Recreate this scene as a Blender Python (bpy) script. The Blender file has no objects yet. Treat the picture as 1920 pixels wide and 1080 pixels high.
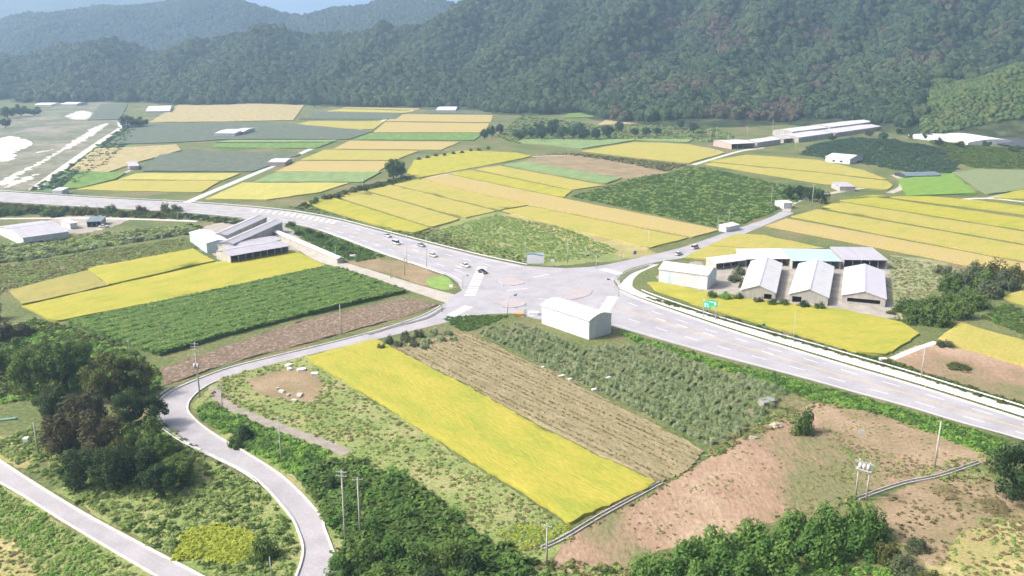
import bpy, bmesh, math, random
import numpy as np
from mathutils import Vector, noise

R = math.radians
random.seed(7)
S = bpy.context.scene
COL = S.collection

# ------------------------------------------------------------------ camera
F_PX, HOR, CAM_H = 1650.0, 75.0, 90.0          # focal length and eye level measured in the photograph, height of the drone
PITCH = math.atan((540 - HOR) / F_PX)
cd = bpy.data.cameras.new('camera'); cam = bpy.data.objects.new('camera', cd); COL.objects.link(cam)
cam.location = (0, 0, CAM_H); cam.rotation_euler = (math.pi / 2 - PITCH, 0, 0)
cd.sensor_width = 36; cd.lens = F_PX / 1920 * 36; cd.clip_start = 1; cd.clip_end = 30000
S.camera = cam

# ------------------------------------------------------------------ sky, sun, exposure
SUN_EL, SUN_AZ = 44, -98                        # high, behind and to the left
W = bpy.data.worlds.new('World'); S.world = W; W.use_nodes = True
nt = W.node_tree; bg = nt.nodes['Background']
sky = nt.nodes.new('ShaderNodeTexSky'); sky.sky_type = 'NISHITA'; sky.sun_disc = False
sky.sun_elevation = R(SUN_EL); sky.sun_rotation = R(SUN_AZ)
sky.air_density = 0.5; sky.dust_density = 10.0; sky.ozone_density = 1.0
nt.links.new(sky.outputs[0], bg.inputs[0]); bg.inputs[1].default_value = 0.105
sd = bpy.data.lights.new('sun', 'SUN'); sun = bpy.data.objects.new('sun', sd); COL.objects.link(sun)
sd.energy = 2.2; sd.angle = R(4); sd.color = (1.0, 0.95, 0.87)
_d = Vector((math.sin(R(SUN_AZ)) * math.cos(R(SUN_EL)), math.cos(R(SUN_AZ)) * math.cos(R(SUN_EL)), math.sin(R(SUN_EL))))
sun.rotation_euler = _d.to_track_quat('Z', 'Y').to_euler(); sun.location = (-200, 300, 600)
S.view_settings.view_transform = 'Standard'; S.view_settings.look = 'None'
S.view_settings.gamma = 1; S.view_settings.use_curve_mapping = False
S.view_settings.exposure = 1.12
S.cycles.volume_bounces = 1; S.cycles.max_bounces = 8
S.cycles.transparent_max_bounces = 12

# ------------------------------------------------------------------ survey helper: photo point -> place on the plane at height z
_sp, _cp = math.sin(PITCH), math.cos(PITCH)
def G(px, py, z=0.0):
    u, v = (px - 960) / F_PX, (540 - py) / F_PX
    d = Vector((u, _cp + v * _sp, -_sp + v * _cp))
    t = (z - CAM_H) / d.z
    return Vector((0, 0, CAM_H)) + d * t
def GL(pts, z=0.0): return [G(a, b, z) for a, b in pts]
def P3(px, py, dist):                            # a point seen at (px,py), dist metres away over the ground
    u, v = (px - 960) / F_PX, (540 - py) / F_PX
    d = Vector((u, _cp + v * _sp, -_sp + v * _cp))
    t = dist / d.y
    return Vector((0, 0, CAM_H)) + d * t

# ------------------------------------------------------------------ materials
def node(nt, t, **kw):
    n = nt.nodes.new(t)
    for k, v in kw.items(): setattr(n, k, v)
    return n
MATS = {}
def M(name, c1, c2, c3=None, scale=0.3, fine=3.0, fine_amt=0.25, stretch=(1, 1, 1), coord='Object', rough=0.9, bump=0.0, bscale=2.0, spec=0.2, lo=0.35, hi=0.65):
    if name in MATS: return MATS[name]
    m = bpy.data.materials.new(name); m.use_nodes = True; MATS[name] = m
    t = m.node_tree; b = t.nodes['Principled BSDF']; L = t.links.new
    tc = node(t, 'ShaderNodeTexCoord'); mp = node(t, 'ShaderNodeMapping'); mp.inputs['Scale'].default_value = stretch
    L(tc.outputs[coord], mp.inputs[0])
    n1 = node(t, 'ShaderNodeTexNoise'); n1.inputs['Scale'].default_value = scale; n1.inputs['Detail'].default_value = 6; n1.inputs['Roughness'].default_value = .62
    L(mp.outputs[0], n1.inputs[0])
    cr = node(t, 'ShaderNodeValToRGB'); e = cr.color_ramp.elements
    e[0].position, e[0].color = lo, (*c1, 1); e[1].position, e[1].color = hi, (*c2, 1)
    if c3: x = cr.color_ramp.elements.new((lo + hi) / 2); x.color = (*c3, 1)
    L(n1.outputs[0], cr.inputs[0])
    n2 = node(t, 'ShaderNodeTexNoise'); n2.inputs['Scale'].default_value = fine; n2.inputs['Detail'].default_value = 4
    L(mp.outputs[0], n2.inputs[0])
    mr = node(t, 'ShaderNodeMapRange'); mr.inputs[1].default_value = .3; mr.inputs[2].default_value = .7
    mr.inputs[3].default_value = 1 - fine_amt; mr.inputs[4].default_value = 1 + fine_amt
    L(n2.outputs[0], mr.inputs[0])
    mx = node(t, 'ShaderNodeVectorMath', operation='SCALE'); L(cr.outputs[0], mx.inputs[0]); L(mr.outputs[0], mx.inputs['Scale'])
    L(mx.outputs[0], b.inputs['Base Color'])
    b.inputs['Roughness'].default_value = rough; b.inputs['Specular IOR Level'].default_value = spec
    if bump:
        n3 = node(t, 'ShaderNodeTexNoise'); n3.inputs['Scale'].default_value = bscale; n3.inputs['Detail'].default_value = 5
        L(mp.outputs[0], n3.inputs[0])
        bp = node(t, 'ShaderNodeBump'); bp.inputs['Strength'].default_value = 1; bp.inputs['Distance'].default_value = bump
        L(n3.outputs[0], bp.inputs['Height']); L(bp.outputs[0], b.inputs['Normal'])
    return m
def ML(name, cols, trans=0.32, rough=0.7, place=0.0):        # foliage: each plant and each leaf its own tint
    if name in MATS: return MATS[name]
    m = bpy.data.materials.new(name); m.use_nodes = True; MATS[name] = m
    t = m.node_tree; L = t.links.new; b = t.nodes['Principled BSDF']; out = t.nodes['Material Output']
    oi = node(t, 'ShaderNodeObjectInfo'); at = node(t, 'ShaderNodeAttribute', attribute_name='tint')
    ad = node(t, 'ShaderNodeMath', operation='MULTIPLY_ADD'); ad.inputs[1].default_value = .6
    ml = node(t, 'ShaderNodeMath', operation='MULTIPLY'); ml.inputs[1].default_value = .4
    L(at.outputs['Fac'], ml.inputs[0]); L(ml.outputs[0], ad.inputs[2])
    if place:                                                  # stands of one kind of tree share a tint
        pn = node(t, 'ShaderNodeTexNoise'); pn.inputs['Scale'].default_value = place; pn.inputs['Detail'].default_value = 5; L(oi.outputs['Location'], pn.inputs[0])
        pr = node(t, 'ShaderNodeMapRange'); pr.inputs[1].default_value = .32; pr.inputs[2].default_value = .68; L(pn.outputs[0], pr.inputs[0])
        pm = node(t, 'ShaderNodeMix'); pm.inputs[0].default_value = .45; L(pr.outputs[0], pm.inputs[2]); L(oi.outputs['Random'], pm.inputs[3]); L(pm.outputs[0], ad.inputs[0])
    else: L(oi.outputs['Random'], ad.inputs[0])
    cr = node(t, 'ShaderNodeValToRGB'); e = cr.color_ramp.elements
    e[0].position, e[0].color = 0.05, (*cols[0], 1); e[1].position, e[1].color = .95, (*cols[-1], 1)
    for i, c in enumerate(cols[1:-1]):
        x = cr.color_ramp.elements.new(.05 + .9 * (i + 1) / (len(cols) - 1)); x.color = (*c, 1)
    L(ad.outputs[0], cr.inputs[0]); L(cr.outputs[0], b.inputs['Base Color'])
    b.inputs['Roughness'].default_value = rough; b.inputs['Specular IOR Level'].default_value = .15
    tr = node(t, 'ShaderNodeBsdfTranslucent'); L(cr.outputs[0], tr.inputs[0])
    ms = node(t, 'ShaderNodeMixShader'); ms.inputs[0].default_value = trans
    L(b.outputs[0], ms.inputs[1]); L(tr.outputs[0], ms.inputs[2]); L(ms.outputs[0], out.inputs[0])
    return m

# ------------------------------------------------------------------ mesh helpers
def link(o, parent=None):
    COL.objects.link(o)
    if parent: o.parent = parent
    return o
def tag(o, label=None, cat=None, group=None, kind=None):
    if label: o['label'] = label
    if cat: o['category'] = cat
    if group: o['group'] = group
    if kind: o['kind'] = kind
    return o
def bm_obj(name, bm, mat, parent=None, smooth=False):
    me = bpy.data.meshes.new(name); bm.to_mesh(me); bm.free()
    if smooth: me.polygons.foreach_set('use_smooth', [True] * len(me.polygons))
    if mat:
        for x in (mat if isinstance(mat, (list, tuple)) else [mat]): me.materials.append(x)
    return link(bpy.data.objects.new(name, me), parent)
def catmull(pts, n=6):
    out = []; P = [Vector(p) for p in pts]; Q = [P[0] * 2 - P[1]] + P + [P[-1] * 2 - P[-2]]
    for i in range(1, len(Q) - 2):
        a, b, c, d = Q[i - 1:i + 3]
        for k in range(n):
            t = k / n
            out.append(.5 * ((2 * b) + (c - a) * t + (2 * a - 5 * b + 4 * c - d) * t * t + (3 * b - a - 3 * c + d) * t ** 3))
    out.append(P[-1]); return out
def sheet(name, pts, z, mat, kind='structure', parent=None, jitter=0.0, label=None, cat=None):
    bm = bmesh.new()
    vs = [bm.verts.new((p.x + random.uniform(-jitter, jitter), p.y + random.uniform(-jitter, jitter), z)) for p in pts]
    f = bm.faces.new(vs); f.normal_update()
    if f.normal.z < 0: f.normal_flip()
    bmesh.ops.triangulate(bm, faces=[f])
    o = bm_obj(name, bm, mat, parent)
    if not parent or kind == 'stuff': tag(o, label, cat, None, kind)
    return o
def strip(name, left, right, z, mat, kind='structure', parent=None):   # ribbon between two edge lines of equal count
    bm = bmesh.new(); n = len(left)
    a = [bm.verts.new((p.x, p.y, z)) for p in left]; b = [bm.verts.new((p.x, p.y, z)) for p in right]
    for i in range(n - 1):
        f = bm.faces.new((a[i], a[i + 1], b[i + 1], b[i])); f.normal_update()
        if f.normal.z < 0: f.normal_flip()
    o = bm_obj(name, bm, mat, parent)
    if not parent: tag(o, kind=kind)
    return o
def offset_line(pts, d):
    out = []
    for i, p in enumerate(pts):
        a = pts[max(i - 1, 0)]; b = pts[min(i + 1, len(pts) - 1)]
        t = (b - a); t.z = 0; t.normalize(); out.append(p + Vector((-t.y, t.x, 0)) * d)
    return out
def sweep(name, pts, w, h, z, mat, parent=None, kind=None):            # box section along a line
    bm = bmesh.new(); l = offset_line(pts, w / 2); r = offset_line(pts, -w / 2); rings = []
    for a, b in zip(l, r):
        rings.append([bm.verts.new((a.x, a.y, z)), bm.verts.new((a.x, a.y, z + h)), bm.verts.new((b.x, b.y, z + h)), bm.verts.new((b.x, b.y, z))])
    for q, s in zip(rings, rings[1:]):
        for k in range(3): bm.faces.new((q[k], q[k + 1], s[k + 1], s[k]))
    bm.faces.new(rings[0]); bm.faces.new(rings[-1][::-1])
    bmesh.ops.recalc_face_normals(bm, faces=bm.faces)
    o = bm_obj(name, bm, mat, parent)
    if kind: o['kind'] = kind
    return o
def inpoly(x, y, poly):                                                # numpy point-in-polygon
    c = np.zeros(len(x), bool); n = len(poly)
    for i in range(n):
        x1, y1 = poly[i][0], poly[i][1]; x2, y2 = poly[i - 1][0], poly[i - 1][1]
        if y1 == y2: continue
        c ^= ((y1 > y) != (y2 > y)) & (x < (x2 - x1) * (y - y1) / (y2 - y1) + x1)
    return c

# a standing crop: a low body of plants with an uneven top and ragged edge
def crop(name, pxs, mat, label, cat='rice field', h=0.65, axis=None, step=None, amp=0.14, furrow=None, edge=0.4, group=None, z0=0.0):
    pts = GL(pxs); far = sum(p.y for p in pts) / len(pts)
    step = step or max(2.0, far / 55)
    ax = (pts[1] - pts[0]) if axis is None else (G(*axis[1]) - G(*axis[0])); ax.z = 0; ax.normalize(); cr = Vector((-ax.y, ax.x, 0))
    bm = bmesh.new(); f = bm.faces.new([bm.verts.new((p.x, p.y, 0)) for p in pts]); f.normal_update()
    if f.normal.z < 0: f.normal_flip()
    us = [p.dot(ax) for p in pts]; vs = [p.dot(cr) for p in pts]
    def cuts(d, lo, hi, s):
        k = lo + s * .5
        while k < hi:
            bmesh.ops.bisect_plane(bm, geom=bm.verts[:] + bm.edges[:] + bm.faces[:], plane_co=d * k, plane_no=d); k += s
    cuts(cr, min(vs), max(vs), furrow[0] / 2 if furrow else step)
    cuts(ax, min(us), max(us), step * (2 if furrow else 1))
    bnd = {v for e in bm.edges if e.is_boundary for v in e.verts}
    uvl = bm.loops.layers.uv.new('UVMap')
    for fc in bm.faces:
        for l in fc.loops: l[uvl].uv = (l.vert.co.dot(ax), l.vert.co.dot(cr))
    for v in bm.verts:
        p = v.co.copy()
        z = h + amp * noise.noise(p * .11) + amp * .7 * noise.noise(p * .7)
        if furrow:
            k = (p.dot(cr) - min(vs)) / (furrow[0] / 2)
            z += furrow[1] * (.5 if int(round(k - .5)) % 2 else -.5)
        if v in bnd:
            v.co.x += random.uniform(-edge, edge); v.co.y += random.uniform(-edge, edge); z -= random.uniform(0, .25) * h
        v.co.z = z0 + max(z, .03)
    be = [e for e in bm.edges if e.is_boundary]
    for e in be: e.smooth = False
    ex = bmesh.ops.extrude_edge_only(bm, edges=be)
    for g in ex['geom']:
        if isinstance(g, bmesh.types.BMVert): g.co.z = z0 - .05
    bmesh.ops.recalc_face_normals(bm, faces=bm.faces)
    return tag(bm_obj(name, bm, mat, smooth=True), label, cat, group, 'stuff')

# foliage bodies: leaf faces gathered in clumps through a volume
def leaf_mesh(name, n, size, leaf, clumps, mat, seed, shape='dome', clump_r=.38, up=.35):
    r = np.random.default_rng(seed)
    sx, sy, sz = size
    c = r.normal(size=(clumps, 3)); c /= np.linalg.norm(c, axis=1)[:, None]
    rad = r.uniform(.35, .80, clumps) ** .8
    c *= rad[:, None]
    if shape == 'dome': c[:, 2] = np.abs(c[:, 2]) * 1.0
    k = r.integers(0, clumps, n); w = r.uniform(.5, 1.0, clumps)
    o = r.normal(size=(n, 3)); o /= np.linalg.norm(o, axis=1)[:, None]
    o *= (r.uniform(.25, 1, n) ** .5 * clump_r)[:, None] * w[k][:, None]
    p = c[k] + o
    nrm = o / np.linalg.norm(o, axis=1)[:, None] + np.array([0, 0, up]) + r.normal(size=(n, 3)) * .45
    nrm /= np.linalg.norm(nrm, axis=1)[:, None]
    p = p * np.array([sx, sy, sz])
    if shape == 'dome': p[:, 2] = np.maximum(p[:, 2], -.02 * sz + r.uniform(0, .05, n) * sz)
    a = np.cross(nrm, r.normal(size=(n, 3))); a /= np.linalg.norm(a, axis=1)[:, None]; b = np.cross(nrm, a)
    s = (leaf * r.uniform(.6, 1.3, n))[:, None]
    v = np.stack([p - a * s, p - b * s * .55, p + a * s, p + b * s * .55], 1).reshape(-1, 3)
    me = bpy.data.meshes.new(name)
    me.vertices.add(4 * n); me.loops.add(4 * n); me.polygons.add(n)
    me.vertices.foreach_set('co', v.ravel()); me.loops.foreach_set('vertex_index', np.arange(4 * n, dtype=np.int32))
    me.polygons.foreach_set('loop_start', np.arange(0, 4 * n, 4, dtype=np.int32))
    t = np.clip((r.uniform(0, 1, clumps)[k] * .6 + r.uniform(0, 1, n) * .4), 0, 1)
    at = me.attributes.new('tint', 'FLOAT', 'FACE'); at.data.foreach_set('value', t.astype(np.float32))
    me.update(); me.materials.append(mat); me.validate()
    return me
def blob_mesh(name, size, mat, seed, sub=3, amp=.35, fq=1.6, leafs=0, leaf=.8):   # a far tree crown: lumpy body with leaf sprays standing off it
    bm = bmesh.new(); bmesh.ops.create_icosphere(bm, subdivisions=sub, radius=1)
    off = Vector((seed * 3.1, seed * 1.7, seed * .9))
    for v in bm.verts:
        d = v.co.normalized(); q = 1 + amp * noise.noise(d * fq + off) + amp * .6 * noise.noise(d * fq * 2.7 + off)
        v.co = Vector((d.x * q * size[0], d.y * q * size[1], d.z * q * size[2] + size[2] * .55))
    rnd = random.Random(seed); base = [(v.co.copy(), v.normal.copy()) for v in bm.verts]
    for i in range(leafs):
        p, nn = rnd.choice(base); a = nn.orthogonal().normalized(); a.rotate(__import__('mathutils').Quaternion(nn, rnd.uniform(0, 6.28)))
        b = (nn.cross(a) + nn * rnd.uniform(-.6, .8)).normalized(); s = leaf * rnd.uniform(.5, 1.2); p = p + nn * rnd.uniform(-.1, .5) * leaf
        bm.faces.new([bm.verts.new(p + a * s), bm.verts.new(p + b * s), bm.verts.new(p - a * s), bm.verts.new(p - b * s)])
    me = bpy.data.meshes.new(name); bm.to_mesh(me); bm.free(); me.materials.append(mat)
    at = me.attributes.new('tint', 'FLOAT', 'FACE'); at.data.foreach_set('value', np.random.default_rng(seed).uniform(0, 1, len(me.polygons)).astype(np.float32))
    me.polygons.foreach_set('use_smooth', [True] * len(me.polygons)); me.update()
    return me

# masses of plants nobody could count: one object each, its plants set out by geometry nodes
def scatter(name, pts, scl, meshes, label=None, cat=None, tilt=.12, seed=0, parent=None):
    n = len(pts); r = np.random.default_rng(seed)
    me = bpy.data.meshes.new(name); me.vertices.add(n); me.vertices.foreach_set('co', np.asarray(pts, np.float32).ravel())
    for an, ty, arr in (('scl', 'FLOAT', np.asarray(scl, np.float32)), ('idx', 'INT', r.integers(0, len(meshes), n).astype(np.int32))):
        me.attributes.new(an, ty, 'POINT').data.foreach_set('value', arr)
    rot = np.stack([r.normal(0, tilt, n), r.normal(0, tilt, n), r.uniform(0, 6.283, n)], 1).astype(np.float32)
    me.attributes.new('rot', 'FLOAT_VECTOR', 'POINT').data.foreach_set('vector', rot.ravel())
    for mm in meshes:
        for x in mm.materials:
            if x.name not in me.materials: me.materials.append(x)
    o = link(bpy.data.objects.new(name, me), parent)
    g = bpy.data.node_groups.new(name + '_nodes', 'GeometryNodeTree')
    g.interface.new_socket('Geometry', in_out='INPUT', socket_type='NodeSocketGeometry'); g.interface.new_socket('Geometry', in_out='OUTPUT', socket_type='NodeSocketGeometry')
    gi, go = g.nodes.new('NodeGroupInput'), g.nodes.new('NodeGroupOutput'); L = g.links.new
    jn = g.nodes.new('GeometryNodeJoinGeometry')
    for mm in reversed(meshes):
        src = PROTO.get(mm.name) or bpy.data.objects.new('source_' + mm.name, mm); PROTO[mm.name] = src
        on = g.nodes.new('GeometryNodeObjectInfo'); on.inputs['Object'].default_value = src; on.inputs['As Instance'].default_value = True
        L(on.outputs['Geometry'], jn.inputs[0])
    ip = g.nodes.new('GeometryNodeInstanceOnPoints'); L(gi.outputs[0], ip.inputs['Points']); L(jn.outputs[0], ip.inputs['Instance'])
    ip.inputs['Pick Instance'].default_value = True
    def at(nm, ty):
        a = g.nodes.new('GeometryNodeInputNamedAttribute'); a.data_type = ty; a.inputs[0].default_value = nm; return a.outputs[0]
    L(at('idx', 'INT'), ip.inputs['Instance Index']); L(at('scl', 'FLOAT'), ip.inputs['Scale'])
    e2r = g.nodes.new('FunctionNodeEulerToRotation'); L(at('rot', 'FLOAT_VECTOR'), e2r.inputs[0]); L(e2r.outputs[0], ip.inputs['Rotation'])
    L(ip.outputs[0], go.inputs[0])
    md = o.modifiers.new('plants', 'NODES'); md.node_group = g
    return tag(o, label, cat, None, 'stuff')
PROTO = {}
def spread(pxs, gap, seed, jit=.5, holes=()):                          # jittered points over a patch of ground
    pts = GL(pxs); r = np.random.default_rng(seed)
    xs = [p.x for p in pts]; ys = [p.y for p in pts]
    gx, gy = np.meshgrid(np.arange(min(xs), max(xs), gap), np.arange(min(ys), max(ys), gap))
    x = gx.ravel() + r.uniform(-jit, jit, gx.size) * gap; y = gy.ravel() + r.uniform(-jit, jit, gx.size) * gap
    k = inpoly(x, y, [(p.x, p.y) for p in pts])
    for h in holes: k &= ~inpoly(x, y, [(p.x, p.y) for p in GL(h)])
    return np.stack([x[k], y[k], np.zeros(k.sum())], 1)

# ================================================================== THE SETTING
M_ground = M('ground_soil_grass', (.085, .12, .040), (.20, .17, .09), (.13, .155, .055), scale=.035, fine=.9, fine_amt=.35, bump=.25, bscale=1.2)
o = sheet('ground', [Vector((-9000, -400, 0)), Vector((9000, -400, 0)), Vector((9000, 14000, 0)), Vector((-9000, 14000, 0))], 0, M_ground)

# ---- hills: ridge lines with their crest heights, falling off to the valley floor
def crest(rows): return [(P3(a, b, d), w) for a, b, d, w in rows]
CRESTS = [
    crest([(-900, 74, 1700, 627), (-300, 109, 1750, 627), (0, 106, 1780, 627), (75, 84, 1800, 582), (200, 81, 1800, 582), (280, 100, 1780, 560), (370, 96, 1760, 560), (435, 74, 1780, 582),
           (500, 66, 1800, 604), (575, 71, 1780, 604), (645, 59, 1780, 627), (725, 39, 1780, 649), (800, 26, 1780, 672), (900, -2, 1760, 716), (1050, -34, 1720, 761), (1250, -64, 1650, 761),
           (1500, -89, 1600, 716), (1800, -104, 1550, 716), (2200, -114, 1500, 716), (2900, -114, 1400, 716)]),
    crest([(1250, -70, 1650, 260), (1190, -10, 1480, 200), (1100, 70, 1330, 170), (990, 172, 1180, 90)]),                 # spurs running down to the fields
    crest([(1380, -85, 1620, 240), (1330, 10, 1420, 160), (1230, 110, 1230, 130), (1170, 190, 1120, 70)]),
    crest([(1650, -100, 1580, 240), (1600, 0, 1380, 170), (1480, 110, 1180, 140), (1430, 205, 1050, 70)]),
    crest([(1050, -40, 1720, 260), (1000, 30, 1520, 170), (900, 110, 1380, 130), (850, 185, 1260, 70)]),
    crest([(725, 25, 1780, 240), (690, 80, 1580, 160), (620, 150, 1400, 110), (590, 182, 1320, 60)]),
    crest([(200, 67, 1800, 240), (180, 105, 1600, 160), (130, 160, 1400, 100)]),
    crest([(370, 82, 1760, 200), (330, 120, 1580, 150), (280, 165, 1400, 90)]),
    crest([(0, 92, 1780, 220), (-40, 130, 1560, 150), (-80, 165, 1400, 90)]),
    crest([(2000, -115, 1520, 240), (1900, 20, 1300, 170), (1790, 130, 1130, 130), (1740, 200, 1060, 60)]),
    crest([(1500, -95, 1600, 320), (1400, 60, 1270, 280), (1290, 190, 1080, 160)]),
    crest([(1800, -110, 1550, 320), (1690, 70, 1200, 260), (1610, 190, 1050, 150)]),
    crest([(900, -8, 1760, 300), (800, 100, 1450, 220), (720, 178, 1310, 120)]),
    crest([(500, 52, 1800, 260), (450, 120, 1480, 200), (400, 178, 1340, 100)]),
    crest([(2200, -120, 1500, 320), (2000, 60, 1150, 240), (1880, 150, 950, 160)]),
    crest([(-1400, 40, 3000, 900), (-300, 110, 3100, 900), (0, 75, 3100, 950), (65, 50, 3100, 950), (140, 37, 3100, 1000), (215, 2, 3100, 1000), (300, -10, 3100, 1000), (420, -3, 3100, 1000), (470, 19, 3100, 900),
           (560, 21, 3100, 900), (640, 10, 3100, 900), (720, -1, 3100, 900), (790, 3, 3100, 900), (840, 14, 3100, 900), (960, -4, 3100, 900), (1300, -40, 3100, 1000), (2600, -60, 3100, 1000)]),
    crest([(-2400, -40, 5600, 1500), (-600, -60, 5600, 1500), (-100, -50, 5600, 1500), (150, -35, 5600, 1500), (300, -10, 5600, 1500), (400, 45, 5600, 1500), (700, 55, 5600, 1500), (840, 45, 5600, 1500), (1100, 50, 5600, 1500), (2600, 30, 5600, 1500)]),
    crest([(1735, 236, 985, 30), (1790, 218, 985, 70), (1850, 196, 980, 95), (1920, 180, 970, 105), (2050, 165, 960, 110), (2300, 150, 960, 120)]),   # low green hill at the right
    crest([(1560, 268, 790, 60), (1650, 262, 770, 70), (1730, 272, 740, 60)]),                       # orchard slope
]
def height(x, y):
    H = np.full(x.shape, -4.0)
    for rows in CRESTS:
        for (a, wa), (b, wb) in zip(rows, rows[1:]):
            dx, dy = b.x - a.x, b.y - a.y; L2 = dx * dx + dy * dy
            t = np.clip(((x - a.x) * dx + (y - a.y) * dy) / L2, 0, 1)
            d = np.hypot(x - a.x - t * dx, y - a.y - t * dy)
            w = wa + (wb - wa) * t; z = a.z + (b.z - a.z) * t
            q = np.clip(1 - d / w, 0, 1)
            H = np.maximum(H, (z + 4) * q ** (2.7 if rows is CRESTS[0] else 1.05) - 4)
    return H
gx = np.arange(-3000, 3001, 22.0); gy = np.concatenate([np.arange(620, 2000, 14.0), np.arange(2000, 6400, 40.0)])
X, Y = np.meshgrid(gx, gy); Z = height(X, Y)
def fbm(x, y, s):
    return noise.fractal(Vector((x / s, y / s, 3.3)), .9, 2.1, 5) 
Nz = np.array([[fbm(X[j, i], Y[j, i], 330) if Z[j, i] > -3 else 0 for i in range(X.shape[1])] for j in range(X.shape[0])])
Z = np.where(Z > -3, Z + np.clip((Z + 3) * .45, 0, 45) * (Nz - .35), Z)
me = bpy.data.meshes.new('hills'); nr, nc = X.shape
me.vertices.add(nr * nc); me.vertices.foreach_set('co', np.stack([X, Y, Z], -1).astype(np.float32).ravel())
ii = (np.arange(nr - 1)[:, None] * nc + np.arange(nc - 1)).ravel(); q = np.stack([ii, ii + 1, ii + nc + 1, ii + nc], 1).astype(np.int32)
me.loops.add(q.size); me.polygons.add(len(q)); me.loops.foreach_set('vertex_index', q.ravel()); me.polygons.foreach_set('loop_start', np.arange(0, q.size, 4, dtype=np.int32))
me.update(); me.polygons.foreach_set('use_smooth', [True] * len(me.polygons))
M_hill = M('forest_floor', (.022, .040, .016), (.060, .072, .030), scale=.02, fine=.08, fine_amt=.5, bump=6, bscale=.06)
me.materials.append(M_hill); tag(link(bpy.data.objects.new('hills', me)), kind='structure')
def ground_z(x, y):
    i = np.clip((x - gx[0]) / 22.0, 0, nc - 1.001); j = np.interp(y, gy, np.arange(nr)); j = np.clip(j, 0, nr - 1.001)
    i0, j0 = i.astype(int), j.astype(int); a, b = i - i0, j - j0
    return (Z[j0, i0] * (1 - a) + Z[j0, i0 + 1] * a) * (1 - b) + (Z[j0 + 1, i0] * (1 - a) + Z[j0 + 1, i0 + 1] * a) * b

# ---- forest on the hills
L_forest = ML('forest_leaves', [(.020, .044, .024), (.032, .062, .030), (.048, .082, .036), (.078, .108, .044), (.115, .128, .058)], trans=.2, place=.012)
L_brown = ML('forest_leaves_dry', [(.055, .06, .035), (.085, .075, .048), (.115, .088, .062)], trans=.15)
L_hill = ML('hillside_leaves', [(.06, .11, .035), (.10, .16, .05), (.19, .21, .075)], trans=.2)
forest_protos = [blob_mesh('forest_crown_%d' % k, (4.3 + .4 * (k % 3), 4.3, 4.6 + .7 * (k % 2)), L_forest, 11 + k, leafs=150, leaf=1.1) for k in range(6)]
forest_dry = [blob_mesh('forest_dry_crown_%d' % k, (4.2, 4.0, 4.4), L_brown, 41 + k, leafs=150, leaf=1.1) for k in range(2)]
hill_protos = [blob_mesh('hill_bush_%d' % k, (2.2, 2.2, 1.9), L_hill, 61 + k, leafs=150, leaf=.5) for k in range(4)]
r = np.random.default_rng(5)
def forest_pts(y0, y1, gap, spreadx=.72):
    xs = np.arange(-y1 * spreadx, y1 * spreadx, gap); ys = np.arange(y0, y1, gap)
    a, b = np.meshgrid(xs, ys); a = a.ravel() + r.uniform(-.5, .5, a.size) * gap; b = b.ravel() + r.uniform(-.5, .5, b.size) * gap
    k = np.abs(a) < b * spreadx + 60; a, b = a[k], b[k]; z = ground_z(a, b); return a, b, z
a, b, z = forest_pts(900, 2050, 9.4)
k = z > 1.5; a, b, z = a[k], b[k], z[k]
seen = lambda a, b, z: 960 + F_PX * a / (b * _cp + (CAM_H - z) * _sp)
k = ~((seen(a, b, z) > 1728) & (b < 1085)) & ~((b < 1000) & (z < 6)); a, b, z = a[k], b[k], z[k]
nz = np.array([noise.noise(Vector((p / 70, q_ / 70, 9))) for p, q_ in zip(a, b)])
px_dir = a / b
dry = (nz > .28) & (px_dir > .05) & (r.uniform(0, 1, len(a)) < .8)
pts = np.stack([a, b, z - 1.0], 1); sc = r.uniform(.95, 2.0, len(a)) * (1 + .25 * np.array([noise.noise(Vector((p / 30, q_ / 30, 2))) for p, q_ in zip(a, b)]))
scatter('forest', pts[~dry], sc[~dry], forest_protos, 'dense dark green forest covering the mountain slopes behind the valley', 'forest', seed=1)
scatter('forest', pts[dry], sc[dry], forest_dry, 'brownish dry patches of trees among the green mountain forest', 'forest', seed=2)
a, b, z = forest_pts(2250, 3250, 13)
k = z > 3; scatter('forest', np.stack([a, b, z - 1.5], 1)[k], r.uniform(1.0, 1.9, k.sum()), forest_protos, 'hazy blue wooded ridge in the far distance', 'forest', seed=3)
a, b, z = forest_pts(860, 1085, 3.8)
k2 = (z > .6) & (seen(a, b, z) > 1728)
scatter('hillside_scrub', np.stack([a, b, z - .3], 1)[k2], r.uniform(.5, 1.5, k2.sum()), hill_protos, 'bright green scrub covering the low hill behind the shade nets', 'scrub', seed=4)

# ---- roads
M_road = M('asphalt_bleached', (.31, .305, .33), (.39, .38, .405), scale=.12, fine=1.4, fine_amt=.06, rough=.85, bump=.01, bscale=8)
M_lane = M('concrete_lane', (.36, .33, .29), (.46, .43, .39), scale=.25, fine=2, fine_amt=.1)
M_local = M('asphalt_local', (.31, .30, .32), (.39, .375, .395), scale=.15, fine=2, fine_amt=.08)
M_conc = M('pale_concrete', (.48, .47, .44), (.60, .58, .55), scale=.6, fine=4, fine_amt=.1)
M_paint = M('road_paint', (.70, .70, .70), (.82, .82, .82), scale=.8, fine=5, fine_amt=.15)
M_red = M('red_surfacing', (.37, .33, .335), (.42, .37, .375), scale=.3, fine=2, fine_amt=.12)
UP = [(-220, 345), (-60, 354), (0, 359), (180, 371), (350, 380), (520, 394), (620, 410), (700, 430), (800, 456), (900, 481), (985, 499)]
LOW = [(-220, 364), (-60, 373), (0, 378), (180, 389), (350, 399), (520, 416), (600, 432), (660, 454), (720, 477), (790, 500), (836, 516), (858, 530)]
NEU = [(1060, 503), (1120, 499), (1180, 487), (1260, 469), (1300, 457), (1390, 426), (1440, 409), (1464, 397)]
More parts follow.
